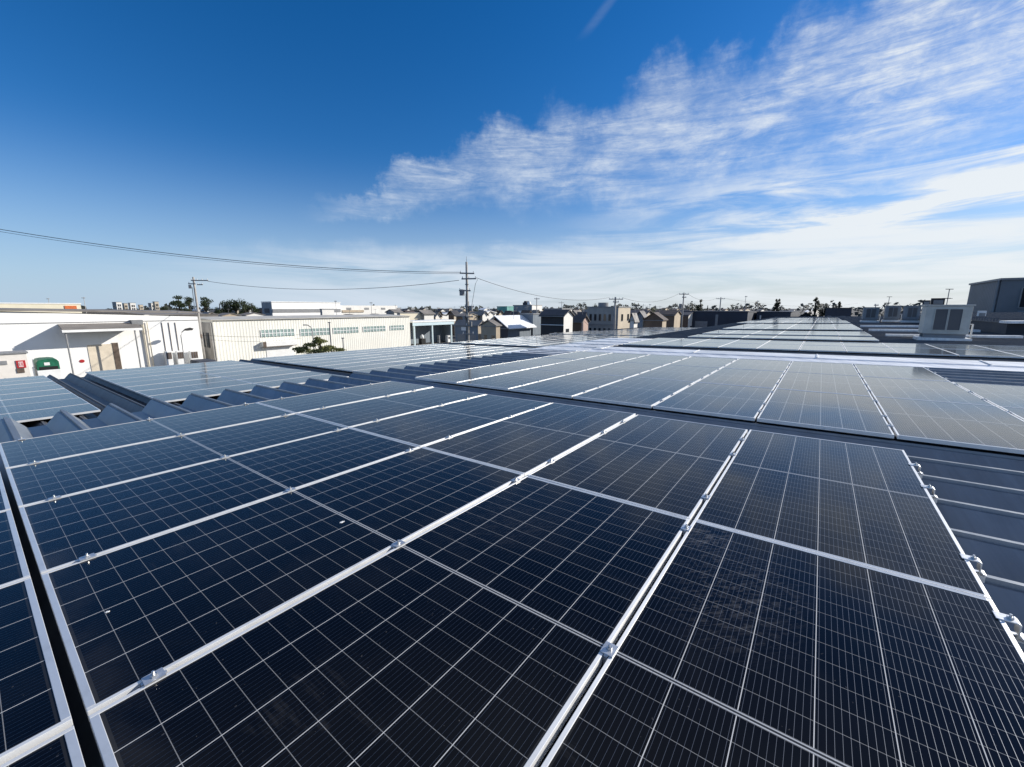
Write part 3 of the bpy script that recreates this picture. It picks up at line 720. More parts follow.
# condensers along the wall: things of their own
for k, (px0, px1) in enumerate(((165.2, 173.5), (176.5, 185), (190, 199.5))):
    x0, z1 = WW.q(px0, 351.5 - .3 * k, 1.0); x1, z0 = WW.q(px1, 361.5 - .7 * k, 1.0)
    r = empty('condenser_unit', WW.m @ Matrix.Translation((x0, -1.0, 0)), ('white condenser unit nearest the awning of the white warehouse', 'white condenser unit under the street lamp at the white warehouse', 'white condenser unit beside the concrete pole at the white warehouse')[k], 'air conditioner', 'condensers along the white warehouse')
    w = x1 - x0; q = MB(); q.box(0, w, 0, .7, .1, z1); q.build('casing', M_whitep, r, bevel=.02)
    q = MB(); q.box(.05, w - .05, .05, .65, 0, .097); q.build('base_rail', M_greyp, r)
    for j in range(3):
        q = MB(); q.box(w * (.1 + j * .28), w * (.32 + j * .28), -.03, -.003, z1 - .95, z1 - .15); q.build('grille', M_rust, r)
# street lamp
lx, lz = WW.q(180.5, 333, 2.0)
r = empty('street_lamp', WW.m @ Matrix.Translation((lx, -2.0, 0)), 'thin street lamp with a curved arm before the white warehouse', 'lamp')
q = MB(); q.tube([(0, 0, 0), (0, 0, lz - .3), (.15, -.1, lz + .15), (.5, -.15, lz + .4)], .05, 8); q.build('pole', M_greyp, r)
q = MB(); q.prism([(.3, lz + .3), (.5, lz + .5), (1.0, lz + .62), (1.3, lz + .5), (1.15, lz + .3), (.6, lz + .25)], -.3, .05, 'y'); q.build('lamp_head', M_dark, r)

# white container office with a red bordered board
CW = Wall(20, 358, 36)
c0, cz = CW.q(-30, 356.5); c1, _ = CW.q(27.5, 358)
r = empty('container_hut', CW.m, 'white container hut with a red framed board before the white warehouse', 'hut')
q = MB(); q.box(c0, c1, 0, 2.4, .1, cz); q.build('body', mat('warm_white_panel', (.74, .70, .64), .5, 0, .06, 2), r, bevel=.03)
q = MB(); q.box(c0 - .1, c1 + .1, -.1, 2.5, cz + .004, cz + .12); q.build('roof', M_greyp, r)
b0, bz1 = CW.q(15.5, 360.7); b1, bz0 = CW.q(26.5, 367.5)
q = MB(); q.box(b0, b1, -.06, -.004, bz0, bz1); bo = q.build('signboard', M_red, r)
q = MB(); q.box(b0 + .12, b1 - .14, -.08, -.062, bz0 + .1, bz1 - .1); q.build('board_face', mat('pink_white_board', (.72, .55, .54), .5), bo)
q = MB()
for (s0, s1, t0, t1) in ((.28, .33, .3, .72), (.33, .45, .66, .72), (.33, .43, .48, .53), (.33, .45, .3, .35), (.52, .57, .3, .72), (.62, .67, .3, .72), (.67, .75, .3, .35)):
    q.box(b0 + (b1 - b0) * s0, b0 + (b1 - b0) * s1, -.086, -.0815, bz0 + (bz1 - bz0) * t0, bz0 + (bz1 - bz0) * t1)
q.build('lettering', M_red, bo)
b0, bz1 = CW.q(16.5, 368.7); b1, bz0 = CW.q(25, 372.5)
q = MB(); q.box(b0, b1, -.06, -.004, bz0, bz1); q.build('notice', M_rust, r)
b0, bz1 = CW.q(-6, 361.5); b1, bz0 = CW.q(7.5, 364.5)
q = MB(); q.box(b0, b1, -.06, -.004, bz0, bz1); q.build('window', M_greyp, r)
# small truck with a green cover
TW = Wall(46, 366, 37)
t0, tz = TW.q(35.6, 360); t1, _ = TW.q(58.5, 360); _, tm = TW.q(46, 370)
r = empty('covered_truck', TW.m, 'small truck under a dark green cover before the white warehouse', 'truck')
w = t1 - t0; prof = [(t0, tm), (t0, tz - .25), (t0 + .12, tz - .06), (t0 + .4, tz), (t1 - .4, tz), (t1 - .12, tz - .06), (t1, tz - .25), (t1, tm)]
q = MB(); q.prism(prof, 0, 2.6, 'y'); q.build('tarpaulin', M_green, r)
q = MB(); q.box(t0 + w * .33, t0 + w * .58, -.02, -.003, tm + .42, tm + .68); q.build('white_plate', M_whitep, r)
q = MB(); q.box(t0 + w * .08, t0 + w * .92, -.015, -.003, tm + .0, tm + .3); q.build('rear_opening', M_black, r)
q = MB(); q.box(t0 - .05, t1 + .05, -.06, 4.2, .65, tm - .004); q.build('bed', M_whitep, r, bevel=.03)
q = MB(); q.prism([(2.7, tm + .002), (4.2, tm + .002), (4.1, tm + .5), (3.7, tz - .2), (2.7, tz - .2)], t0 + .03, t1 - .03, 'x'); q.build('cab', M_whitep, r, bevel=.03)
for xx in (t0 + .05, t1 - .22):
    for yy in (.6, 3.4):
        q = MB(); q.tube([(xx, yy, .32), (xx + .17, yy, .32)], .32, 16); q.build('wheel', M_dark, r)

# beige factory hall
BW = Wall(210, 325, 58)
xa, za = BW.q(212.5, 324); xb, zb = BW.q(409.5, 317.5)
hb = empty('factory_hall', BW.m, 'long cream ribbed factory hall with green tinted windows', 'factory')
zt = 6.28
mb = MB(); mb.box(xa, xb, 0, 16, 0, zt); mb.build('wall', M_cream_clad, hb)
mb = MB(); mb.prism([(-.3, zt + .003), (16.3, zt + .003), (16.3, zt + .1), (8, zt + .4), (-.3, zt + .1)], xa - .2, xb + .2, 'x'); mb.build('roof', mat('pale_sheet_roof', (.5, .48, .43), .7, 0, .2, .5), hb)
# shaded end annex at its left
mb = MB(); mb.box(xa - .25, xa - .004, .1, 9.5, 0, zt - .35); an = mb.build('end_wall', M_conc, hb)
for k in range(4):
    q = MB(); q.box(xa - .31, xa - .254, 1.1 + k * 2.0, 2.2 + k * 2.0, zt * .38, zt * .72); w_ = q.build('window', M_glass, hb)
    q = MB(); q.box(xa - .33, xa - .312, 1.6 + k * 2.0, 1.68 + k * 2.0, zt * .38, zt * .72); q.build('mullion', M_greyp, w_)
def hall_window(px0, px1, py0, py1, n):
    x0, z1 = BW.q(px0, py0); x1, z0 = BW.q(px1, py1); z0b = BW.q(px0, py1)[1]; z0 = (z0 + z0b) / 2
    q = MB(); q.box(x0, x1, -.05, -.003, z0, z1); w_ = q.build('window', M_tealglass, hb)
    q = MB()
    for k in range(n + 1):
        x = x0 + (x1 - x0) * k / n; q.box(x - .05, x + .05, -.09, -.052, z0, z1)
    q.box(x0 + .06, x1 - .06, -.075, -.053, (z0 + z1) / 2 - .05, (z0 + z1) / 2 + .05)
    q.build('frame', M_whitep, w_)
hall_window(260.5, 294.5, 330, 336.5, 9); hall_window(300, 330, 329, 335.3, 8); hall_window(333, 358.5, 327.8, 333.2, 8); hall_window(363, 385.5, 326.6, 331.5, 7); hall_window(390, 404, 325.6, 330, 5)
x0, z1 = BW.q(265.5, 343.5); x1, _ = BW.q(293.5, 343)
q = MB(); q.box(x0, x1, -.06, -.003, 0, z1 - .45); q.build('shutter_door', M_whitep, hb)
q = MB(); q.box(x0 - .6, x1 + .2, -.75, -.003, z1 - .44, z1 + .28); q.build('shutter_box', M_whitep, hb)
q = MB(); q.box(x0 - .65, x0 - .2, -.8, -.755, z1 - .5, z1 + .32); q.build('box_end', M_rust, hb)
q = MB(); q.box(x0 - .65, x1 + .2, -.78, -.75, z1 - .55, z1 - .443); q.build('shutter_rail', M_rust, hb)

# covered yard next to it
YW = Wall(415, 321.5, 89)
y0, yz = YW.q(411.5, 321.0); y1, _ = YW.q(454.5, 320.5)
r = empty('open_shed', YW.m, 'open sided shed with a pale blue fascia right of the cream hall', 'shed')
q = MB(); q.box(y0, y1, -.4, 4.4, yz - .35, yz); q.build('roof', M_whitep, r)
q = MB(); q.box(y0 + .1, y1 - .5, -.3, -.1, yz - 1.05, yz - .354); q.build('fascia', mat('pale_blue_paint', (.55, .68, .72), .5, 0, .05, 1), r)
for px_ in (414, 432, 451):
    x, _ = YW.q(px_, 330); q = MB(); q.box(x - .16, x + .16, -.2, .12, 0, yz - 1.055 if px_ < 450 else yz - .36); q.build('post', mat('pale_blue_post', (.55, .66, .69), .5), r)
q = MB(); q.box(y0 + .1, y1 - .1, 4.0, 4.2, 0, yz - .36); q.box(y1 - .3, y1 - .12, 1.2, 3.99, 0, yz - .36); q.build('back_wall', M_blue_clad, r)
for (px_, py_, wpx, lab, mt, nm, ct) in ((422, 334.5, 4.5, 'small white dome topped machine under the open shed', M_whitep, 'machine', 'machine'), (448, 335.5, 4.5, 'white crate with dark openings at the end post of the open shed', M_whitep, 'crate', 'crate'), (438.5, 335.5, 3, 'grey drum standing between posts of the open shed', M_greyp, 'drum', 'drum')):
    x, z = YW.q(px_, py_, -1.0); w = wpx * 89 / F_PX
    o_ = empty(nm, YW.m @ Matrix.Translation((x, 1.0, 0)), lab, ct)
    if nm == 'crate':
        q = MB(); q.box(-w / 2, w / 2, -.4, .4, 0, z); q.build('body', mt, o_, bevel=.03)
        for s in (-.28, .05): 
            q = MB(); q.box(s * w, (s + .22) * w, -.43, -.403, z - .8, z - .3); q.build('opening', M_black, o_)
    elif nm == 'machine':
        q = MB(); q.box(-w * .6, w * .6, -.5, .5, 0, z - .9); q.build('base', M_black, o_)
        q = MB(); q.tube([(0, 0, z - .895), (0, 0, z - .4), (0, 0, z - .1), (0, 0, z)], w * .45, 14, r2=w * .15); q.build('dome', mt, o_, smooth=True)
    else:
        q = MB(); q.tube([(0, 0, 0), (0, 0, z)], w / 2, 16); q.build('body', mt, o_)
        q = MB(); q.tube([(0, 0, z * .5), (0, 0, z * .5 + .06)], w / 2 + .03, 16); q.build('hoop', M_rust, o_)

TN = town
# behind the poles, middle of the picture
TN('workshop', 'workshop', 'dark blue grey workshop with a brown roof behind the tall utility pole', 455, 478, 486, 325.5, 78, M_blue_clad, M_tan, M_greyroof, 'x', 1.3, [('d', .28, .52, .78, .92, M_whitep, 'sign'), ('d', .1, .45, 0, .62, M_greyp, 'shutter_door'), ('d', .55, .9, 0, .62, M_greyp, 'shutter_door')], eave=True)
TN('house', 'house', 'tan gabled house right of the tall utility pole', 481, 496, 500, 325.6, 66, M_tan, M_tan, M_greyroof, 'y', 1.2, [('d', .7, .9, .35, .7), ('d', .2, .4, .4, .7)], eave=True)
TN('shed', 'shed', 'large shed with a bright white sheet roof right of the tan house', 487, 508, 531, 326, 72, M_navy, M_blue_clad, M_whiteroof, 'y', 2.6, [('d', .3, .7, 0, .6, M_black, 'opening')], over=.8, eave=True)
TN('workshop', 'workshop', 'blue grey building between the white roofed shed and the dark house', 520, 533, 541, 314.5, 78, M_blue_clad, M_blue_clad, M_greyp, None, 0, [('d', .1, .3, .6, .75), ('d', .45, .65, .6, .75), ('d', .7, .92, .2, .4)])
TN('teal_building', 'building', 'small bright teal building far behind the tall utility pole', 497, 507, 513.5, 306.8, 150, M_teal, M_teal, M_teal, None, 0, [('d', .1, .3, .1, .8), ('d', .5, .9, .3, .6)])
r = TN('office_block', 'building', 'blue grey block with roof tanks and white windows right of the teal building', 513, 532, 542, 305.4, 175, M_blue_clad, M_whitew, M_greyp, None, 0, [('d', .3, .45, .5, .75, M_whitep), ('d', .55, .95, .62, .75, M_whitep), ('d', .1, .2, .5, .75)])
lw, dp, h = sz(r)
q = MB(); q.box(-lw * .62, -lw * .42, 2, 5, h + .21, h + 1.3); q.box(-lw * .58, -lw * .46, 2.3, 4.7, h + 1.303, h + 1.9); q.build('roof_tank', M_navy, r)
q = MB(); q.tube([(-lw * .36, 3, h + .21), (-lw * .36, 3, h + 1.0), (-lw * .36, 3, h + 1.7)], 1.1, 12, r2=.5); q.build('dome_tank', M_whitep, r, smooth=True)
r = TN('house', 'house', 'large black walled house with two pale gutters and a white gable', 541, 564, 573, 309.6, 60, M_dark, M_whitew, M_tile, 'x', 1.1, [('l', .25, .6, .6, .72), ('l', .25, .6, .42, .55), ('d', .6, .72, .55, .65, M_greyp)])
lw, dp, h = sz(r)
for s in (.80, .48):
    q = MB(); q.tube([(-lw - .1, -.08, h * s), (.05, -.08, h * s)], .06, 8); q.build('gutter', M_whitep, r)
TN('flat_roofed_house', 'house', 'dark flat topped house behind the black walled house', 545, 562, 572, 309.5, 72, M_dark, M_whitew, M_greyp, None, 0, [('d', .1, .9, .86, .93, M_whitep, 'balcony_rail')])
TN('house', 'house', 'low dark roofed house with a pink end wall left of the apartment block', 573, 582, 588.5, 314.8, 66, M_brownw, M_pink, M_tile, 'x', 1.4, [('d', .2, .7, .5, .75), ('l', .3, .6, .3, .6)])
r = TN('apartment_block', 'apartment block', 'three storey apartment block with a dark front and a beige sunny end', 587.5, 618.5, 630.5, 307.6, 76, M_conc, M_beige, M_greyp, None, 0,
       [('d', .08 + .155 * k, .155 + .155 * k, .70, .85) for k in range(6)] + [('d', .08 + .155 * k, .155 + .155 * k, .40, .53) for k in range(6)] + [('l', .25, .4, .7, .85), ('l', .75, .9, .7, .85), ('l', .25, .4, .4, .52)])
lw, dp, h = sz(r)
q = MB(); q.box(-lw - .05, .05, -.12, -.004, h * .6, h * .625); q.build('floor_band', M_greyp, r)
q = MB(); q.tube([(-lw * .7, 3, h + .21), (-lw * .7, 3, h + .95)], 1.0, 14); q.build('roof_tank', M_greyp, r)
TN('house', 'house', 'small white gabled house at the foot of the beige block', 630.5, 634.5, 638, 313, 66, M_whitew, M_whitew, M_tile, 'y', 1.3, [('d', .3, .7, .2, .5)])
TN('house', 'house', 'grey blue house with a dark hipped roof right of the white gable', 636.5, 643.5, 647, 310.8, 72, M_blue_clad, M_whitew, M_tile, 'y', 1.3, [('d', .2, .5, .3, .6), ('l', .3, .6, .3, .6)])
TN('house', 'house', 'wide brown house with a low tiled roof, nearest the middle roofs', 645, 663, 667, 312.4, 70, M_brownw, M_tan, M_tileb, 'y', 1.7, [('d', .15, .35, .4, .7), ('d', .6, .85, .4, .7), ('l', .2, .5, .4, .7)])
TN('house', 'house', 'brown tiled house with a pale upper window behind the wide brown house', 655, 675, 681, 310.2, 88, M_brownw, M_tan, M_tileb, 'x', 1.3, [('d', .15, .35, .5, .8, M_whitep), ('d', .6, .8, .5, .7)])
TN('house', 'house', 'dark roofed house left of the long navy shed', 672, 689, 699, 310.8, 96, M_brownw, M_whitew, M_tile, 'x', 1.4, [('d', .3, .6, .4, .7), ('l', .2, .5, .3, .6)])
TN('long_shed', 'shed', 'long navy shed right of the brown houses', 684, 748, 758, 312.2, 92, M_navy, M_navy, M_navy, None, 0, [('d', .52, .56, .0, .92, M_greyp, 'door'), ('d', .2, .4, .5, .7, M_greyp)])
TN('long_shed', 'shed', 'lower navy shed behind the middle of the far roof', 757, 791, 800, 312.5, 96, M_navy, M_navy, M_navy, None, 0, [('d', .1, .14, .1, .9, M_whitep, 'door'), ('d', .5, .8, .5, .75, M_greyp)])
TN('house', 'house', 'small dark house with pale roof edges in front of the dark trees', 800, 813, 817, 312.2, 100, M_dark, M_dark, M_tile, 'y', 1.5, [('d', .3, .6, .4, .7)])
TN('long_shed', 'shed', 'dark shed with a flat roof right of the dark trees', 826, 852, 860, 308.6, 90, M_navy, M_navy, M_tile, None, 0, [('d', .1, .25, .6, .8, M_greyp), ('d', .6, .8, .6, .8, M_greyp)])

# slate grey building at the right edge
c = at(1002.2, 280.2, 46)
r = empty('factory_building', frame_matrix(Vector((c.x, c.y, 0)), D1, D2), 'tall slate grey clad building at the right edge', 'factory')
dpt = abs(tri_len(c, 970.5, D1)); h = c.z
q = MB(); q.box(0, 30, 0, dpt, 0, h); q.build('wall', M_grey_clad, r)
q = MB(); q.box(-.15, 30.1, -.15, dpt + .15, h + .004, h + .22); q.build('roof', M_greyp, r)
q = MB(); q.tube([(-.12, .35, .1), (-.12, .35, h)], .11, 8); q.build('downpipe', M_greyp, r)
q = MB(); q.box(1.6, 6.5, -.06, -.004, h - 2.9, h - .9); w_ = q.build('window', M_black, r)
q = MB(); q.box(1.5, 1.6, -.12, -.003, h - 2.95, h - .85); q.box(1.6, 6.5, -.12, -.003, h - .9, h - .8); q.box(1.6, 6.5, -.12, -.003, h - 3.0, h - 2.9); q.box(4.0, 4.08, -.1, -.062, h - 2.9, h - .9); q.build('frame', M_greyp, w_)
q = MB(); q.box(1.6, 5.0, -.06, -.004, h - 4.6, h - 3.3); q.build('louvre', M_blue_clad, r)

# left skyline behind the white warehouse
r = TN('office_block', 'building', 'cream flat building behind the white warehouse with an orange sign', -60, -45, 80.5, 303.4, 75, M_whitew, mat('cream_render', (.74, .68, .52), .8, 0, .06, .5), M_whitep, None, 0, [])
lw, dp, h = sz(r); c = at(-45, 303.4, 75); s0 = tri_len(c, 64, D1); s1 = tri_len(c, 76, D1)
q = MB(); q.box(.004, .12, s0, s1, h - 1.15, h - .35); q.build('signboard', M_orange, r)
q = MB(); q.box(.003, .06, 2, dp - .5, h - 2.2, h - 2.1); q.build('trim_strip', M_greyp, r)
r = TN('hangar', 'hangar', 'low grey hangar roof left of the pines behind the white warehouse', 84, 146, 150, 311, 95, M_greyroof, M_greyroof, M_greyroof, 'y', 1.3, [('d', .2, .4, .3, .6)], depth=14)
for i, (x0, x1, x2, yt, Y, lab) in enumerate(((112, 116, 121.5, 302.2, 230, 'pale apartment block highest on the hangar skyline'), (122, 124, 127.5, 303.5, 240, 'narrow beige apartment block second on the hangar skyline'), (128, 130, 135.5, 303, 235, 'beige apartment block third on the hangar skyline'), (138, 139.5, 143, 305, 240, 'low white apartment block fourth on the hangar skyline'), (148, 151, 155, 303.3, 225, 'grey brown apartment block left of the pale tower'), (152.5, 154.5, 158.5, 301.8, 222, 'pale tower left of the pines'))):
    TN('apartment_block', 'apartment block', lab, x0, x1, x2, yt, Y, (M_conc, M_tan)[i % 2], (M_whitew, M_beige)[i % 2], M_greyp, None, 0, [('d', .2, .8, .75, .82), ('l', .2, .45, .8, .9), ('l', .55, .8, .8, .9), ('l', .2, .45, .65, .74), ('l', .55, .8, .65, .74)])
# big white factory
FW = Wall(272, 302, 150)
xa, za = FW.q(271.5, 302.2); xb, zb = FW.q(340, 302.2); xc, _ = FW.q(398, 304)
r = empty('factory_building', FW.m, 'long white factory with a grey blue end wall on the far left skyline', 'factory')
q = MB(); q.box(xa, xb, 0, 8, 0, za); q.build('wall', M_white_clad, r)
q = MB(); q.box(xa - .15, xa - .004, 0, 8, 0, za - .1); q.build('end_wall', M_blue_clad, r)
q = MB(); q.box(xa - .21, xa - .154, 2, 6, za * .62, za * .78); q.build('window', M_navy, r)
_, z0 = FW.q(272, 312.5); _, z1 = FW.q(272, 309)
q = MB(); q.box(xa + .1, xb - .1, -.2, -.004, z0, z1); q.build('lower_band', M_greyp, r)
q = MB(); q.box(xa - .2, xb + .2, -.2, 8.2, za + .004, za + .3); q.build('roof', M_whitep, r)
q = MB(); q.box(xb + .004, xc, .5, 8, 0, za - 1.0); q.build('wing', M_whitew, r)
_, z0 = FW.q(360, 312.3); _, z1 = FW.q(360, 310)
q = MB(); q.box(xb + 1, xc - 18, .2, .49, z0, z1); q.build('window_band', M_tan, r)
for k in range(9):
    x = xb + 3 + k * 8.5; q = MB(); q.box(x, x + 2.2, .42, .497, za - 2.8, za - 1.9); q.build('window', M_greyp, r)
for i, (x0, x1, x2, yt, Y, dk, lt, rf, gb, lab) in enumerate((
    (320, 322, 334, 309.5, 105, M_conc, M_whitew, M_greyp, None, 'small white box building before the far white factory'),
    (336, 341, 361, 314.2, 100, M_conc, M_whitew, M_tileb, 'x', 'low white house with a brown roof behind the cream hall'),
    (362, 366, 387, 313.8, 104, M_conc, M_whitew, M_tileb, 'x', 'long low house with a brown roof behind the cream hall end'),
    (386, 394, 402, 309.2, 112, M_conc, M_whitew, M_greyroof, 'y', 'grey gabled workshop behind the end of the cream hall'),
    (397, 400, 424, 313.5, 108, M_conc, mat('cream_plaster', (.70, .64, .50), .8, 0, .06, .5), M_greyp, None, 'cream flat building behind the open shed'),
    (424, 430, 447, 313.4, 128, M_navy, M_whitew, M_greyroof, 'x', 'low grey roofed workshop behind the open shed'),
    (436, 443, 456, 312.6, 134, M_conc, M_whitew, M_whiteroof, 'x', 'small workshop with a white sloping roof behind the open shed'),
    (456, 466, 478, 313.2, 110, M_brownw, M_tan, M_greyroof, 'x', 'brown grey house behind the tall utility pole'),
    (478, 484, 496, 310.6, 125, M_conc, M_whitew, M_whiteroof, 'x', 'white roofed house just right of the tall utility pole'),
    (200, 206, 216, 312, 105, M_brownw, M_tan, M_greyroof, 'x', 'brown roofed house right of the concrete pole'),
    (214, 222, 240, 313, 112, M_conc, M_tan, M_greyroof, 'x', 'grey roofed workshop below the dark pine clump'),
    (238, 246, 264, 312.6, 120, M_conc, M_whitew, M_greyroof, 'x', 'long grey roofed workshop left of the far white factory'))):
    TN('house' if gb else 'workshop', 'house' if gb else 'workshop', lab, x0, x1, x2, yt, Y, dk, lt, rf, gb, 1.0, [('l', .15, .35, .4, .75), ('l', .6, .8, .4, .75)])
# tiny houses of the town far off
rng = random.Random(5)
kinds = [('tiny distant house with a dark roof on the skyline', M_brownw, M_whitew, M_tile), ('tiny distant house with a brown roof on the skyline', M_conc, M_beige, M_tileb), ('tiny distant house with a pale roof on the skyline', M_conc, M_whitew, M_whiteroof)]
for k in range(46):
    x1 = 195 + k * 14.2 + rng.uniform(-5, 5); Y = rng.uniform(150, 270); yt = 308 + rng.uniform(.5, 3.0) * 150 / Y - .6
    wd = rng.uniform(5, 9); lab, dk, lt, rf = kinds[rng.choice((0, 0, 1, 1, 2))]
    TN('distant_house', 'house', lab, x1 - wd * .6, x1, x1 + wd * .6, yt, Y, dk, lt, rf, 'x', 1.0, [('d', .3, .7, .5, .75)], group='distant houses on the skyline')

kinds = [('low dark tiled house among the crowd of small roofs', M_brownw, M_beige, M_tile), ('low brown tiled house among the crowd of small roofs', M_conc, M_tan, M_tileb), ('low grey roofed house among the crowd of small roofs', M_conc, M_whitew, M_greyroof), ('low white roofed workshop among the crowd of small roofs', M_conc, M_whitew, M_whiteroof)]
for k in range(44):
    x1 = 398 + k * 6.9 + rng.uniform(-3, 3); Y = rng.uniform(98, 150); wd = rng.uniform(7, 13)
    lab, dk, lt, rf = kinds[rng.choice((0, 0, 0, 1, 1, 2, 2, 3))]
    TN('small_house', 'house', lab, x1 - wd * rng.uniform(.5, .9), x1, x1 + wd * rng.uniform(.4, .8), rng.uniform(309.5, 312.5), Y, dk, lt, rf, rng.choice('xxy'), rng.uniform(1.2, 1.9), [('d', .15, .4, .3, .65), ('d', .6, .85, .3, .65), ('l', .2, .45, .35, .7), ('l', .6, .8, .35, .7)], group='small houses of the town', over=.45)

# ------------------------------------------------------------------ trees
def leaves(mb, c, rx, ry, rz, n, s, rn):
    for _ in range(n):
        while True:
            p = Vector((rn.uniform(-1, 1), rn.uniform(-1, 1), rn.uniform(-1, 1)))
            if p.length < 1: break
        p = p * (0.55 + 0.45 * rn.random()) if rn.random() < .6 else p
        q = Vector((c[0] + p.x * rx, c[1] + p.y * ry, c[2] + p.z * rz))
        a = Vector((rn.gauss(0, 1), rn.gauss(0, 1), rn.gauss(0, 1))).normalized(); b = a.orthogonal().normalized(); e = s * rn.uniform(.6, 1.4)
        mb.poly([q - a * e, q + b * e * .5, q + a * e, q - b * e * .5])
def tree(name, label, px, ytop, Y, wpx, cat='tree', lm=M_pine, style='round', group=None, seed=1):
    rn = random.Random(seed); t = at(px, ytop, Y); h = t.z; w = wpx * Y / F_PX
    r = empty(name, Vector((t.x, t.y, 0)), label, cat, group)
    tr = MB(); tr.tube([(0, 0, 0), (.05 * h * .3, 0, h * .3), (-.03 * h * .3, 0, h * .6), (0, 0, h * .93)], .028 * h, 8, r2=.01 * h)
    cl = []
    if style == 'flat':       # layered pine
        for k in range(7):
            a = rn.uniform(0, 6.28); d = w * .5 * rn.uniform(.15, .8); z = h * rn.uniform(.62, .92)
            cl.append((math.cos(a) * d, math.sin(a) * d, z, w * rn.uniform(.16, .28), h * .05))
        cl.append((0, 0, h * .95, w * .25, h * .045))
    elif style == 'open':
        for k in range(15):
            a = rn.uniform(0, 6.28); z = h * rn.uniform(.4, .97); d = w * .62 * rn.uniform(.3, 1.0) * (1.45 - z / h)
            cl.append((math.cos(a) * d, math.sin(a) * d, z, w * rn.uniform(.07, .13), h * .035))
    else:
        for k in range(11):
            a = rn.uniform(0, 6.28); d = w * .5 * rn.uniform(.1, .75); z = h * rn.uniform(.45, .88)
            cl.append((math.cos(a) * d, math.sin(a) * d, z, w * rn.uniform(.16, .26), h * rn.uniform(.08, .13)))
    for c in cl: tr.tube([(0, 0, c[2] * .72), (c[0] * .6, c[1] * .6, c[2] * .9), (c[0], c[1], c[2])], .011 * h, 5, r2=.004 * h)
    tr.build('trunk', M_bark, r)
    cr = MB()
    for c in cl: leaves(cr, c[:3], c[3] * (1.6 if style == 'open' else 1.15), c[3] * (1.6 if style == 'open' else 1.15), c[4] * 1.2, 130, max(.14, w * .042), rn)
    cr.build('crown', lm, r)
    return r
PG = 'pines on the left skyline'
tree('pine_tree', 'wide dark pine left of the concrete pole, leftmost of its pair', 178, 295.6, 120, 17, style='flat', group=PG, seed=2)
tree('pine_tree', 'dark pine touching the concrete pole on its left side', 188, 296.6, 122, 13, style='flat', group=PG, seed=3)
tree('pine_tree', 'dark pine immediately right of the concrete pole', 204, 297, 125, 15, style='flat', group=PG, seed=4)
for k, (x, y, w, lab) in enumerate(((219, 301, 14, 'low dark tree at the left end of the clump beside the far factory'), (226, 299, 15, 'dark tree second from the left in the clump beside the far factory'), (235, 297.8, 17, 'tallest dark tree in the middle of the clump beside the far factory'), (244, 298.8, 15, 'dark tree right of the tallest in the clump beside the far factory'), (251, 300.8, 13, 'low dark tree at the right end of the clump by the blue end wall'))):
    tree('pine_tree', lab, x, y, 125 + k, w, group=PG, seed=10 + k)
tree('small_tree', 'small lone dark tree between the pale tower and the pines', 163.5, 303.8, 130, 5, seed=20)
SG = 'dark trees on the right skyline'
for k, (x, y, w, Y, st, lab) in enumerate(((693, 301.5, 11, 105, 'round', 'dark bushy tree right behind the thin utility pole'), (701, 299.2, 10, 108, 'open', 'taller open crowned tree right of the thin utility pole'), (708, 303, 9, 112, 'round', 'low dark tree right of the open crowned tree'), (778, 297.6, 9, 110, 'open', 'lone thin tree with an open crown over the lower navy shed'), (817, 296.5, 10, 98, 'open', 'tall open crowned tree left of the dark flat roofed shed'), (824, 301, 8, 98, 'round', 'dark round tree beside the tall open crowned tree'), (829, 303, 7, 99, 'round', 'small dark tree left of the dark flat roofed shed'), (837, 303, 9, 104, 'round', 'dark tree above the roof of the flat roofed shed'), (840, 300, 5, 108, 'open', 'thin bare topped tree above the roof of the flat roofed shed'), (597, 302.6, 12, 100, 'round', 'green bushy tree rising behind the apartment block'), (652, 306, 10, 110, 'round', 'olive tree behind the wide brown house'), (668, 305.2, 11, 120, 'round', 'dark green tree behind the brown tiled house'))):
    tree('tree', lab, x, y, Y, w, style=st, group=SG, lm=M_leaf if k in (9, 10) else M_pine, seed=40 + k)
# trimmed garden pine before the cream hall
r = tree('garden_pine', 'sprawling yellow green garden pine in front of the cream hall', 319, 336, 46, 5, lm=M_yellow, style='flat', seed=77)
o = [c for c in r.children if c.name.startswith('crown')][0]
rn = random.Random(8); mb = MB(); h = at(319, 334.5, 46).z
tb = MB()
for (dx_, dz_, w_, n_) in ((-1.9, -1.55, 1.0, 260), (-.9, -1.15, .9, 240), (.2, -.75, .75, 200), (.05, -.45, .42, 120), (1.2, -1.4, .95, 240), (2.4, -1.7, .75, 180), (-2.4, -1.9, .6, 150), (.6, -1.75, 1.2, 240), (-.7, -1.85, 1.3, 260), (-.35, -.8, .55, 120)):
    leaves(mb, (dx_, rn.uniform(-.6, .6), h + dz_), w_, w_, .26, int(n_ * 1.2), .11, rn)
    tb.tube([(0, 0, h - 2.4), (dx_ * .6, 0, h + dz_ - .25), (dx_, 0, h + dz_)], .06, 5, r2=.02)
old = o.data; o.data = mb.mesh('crown', M_yellow); bpy.data.meshes.remove(old)
tb.build('limb', M_bark, r)
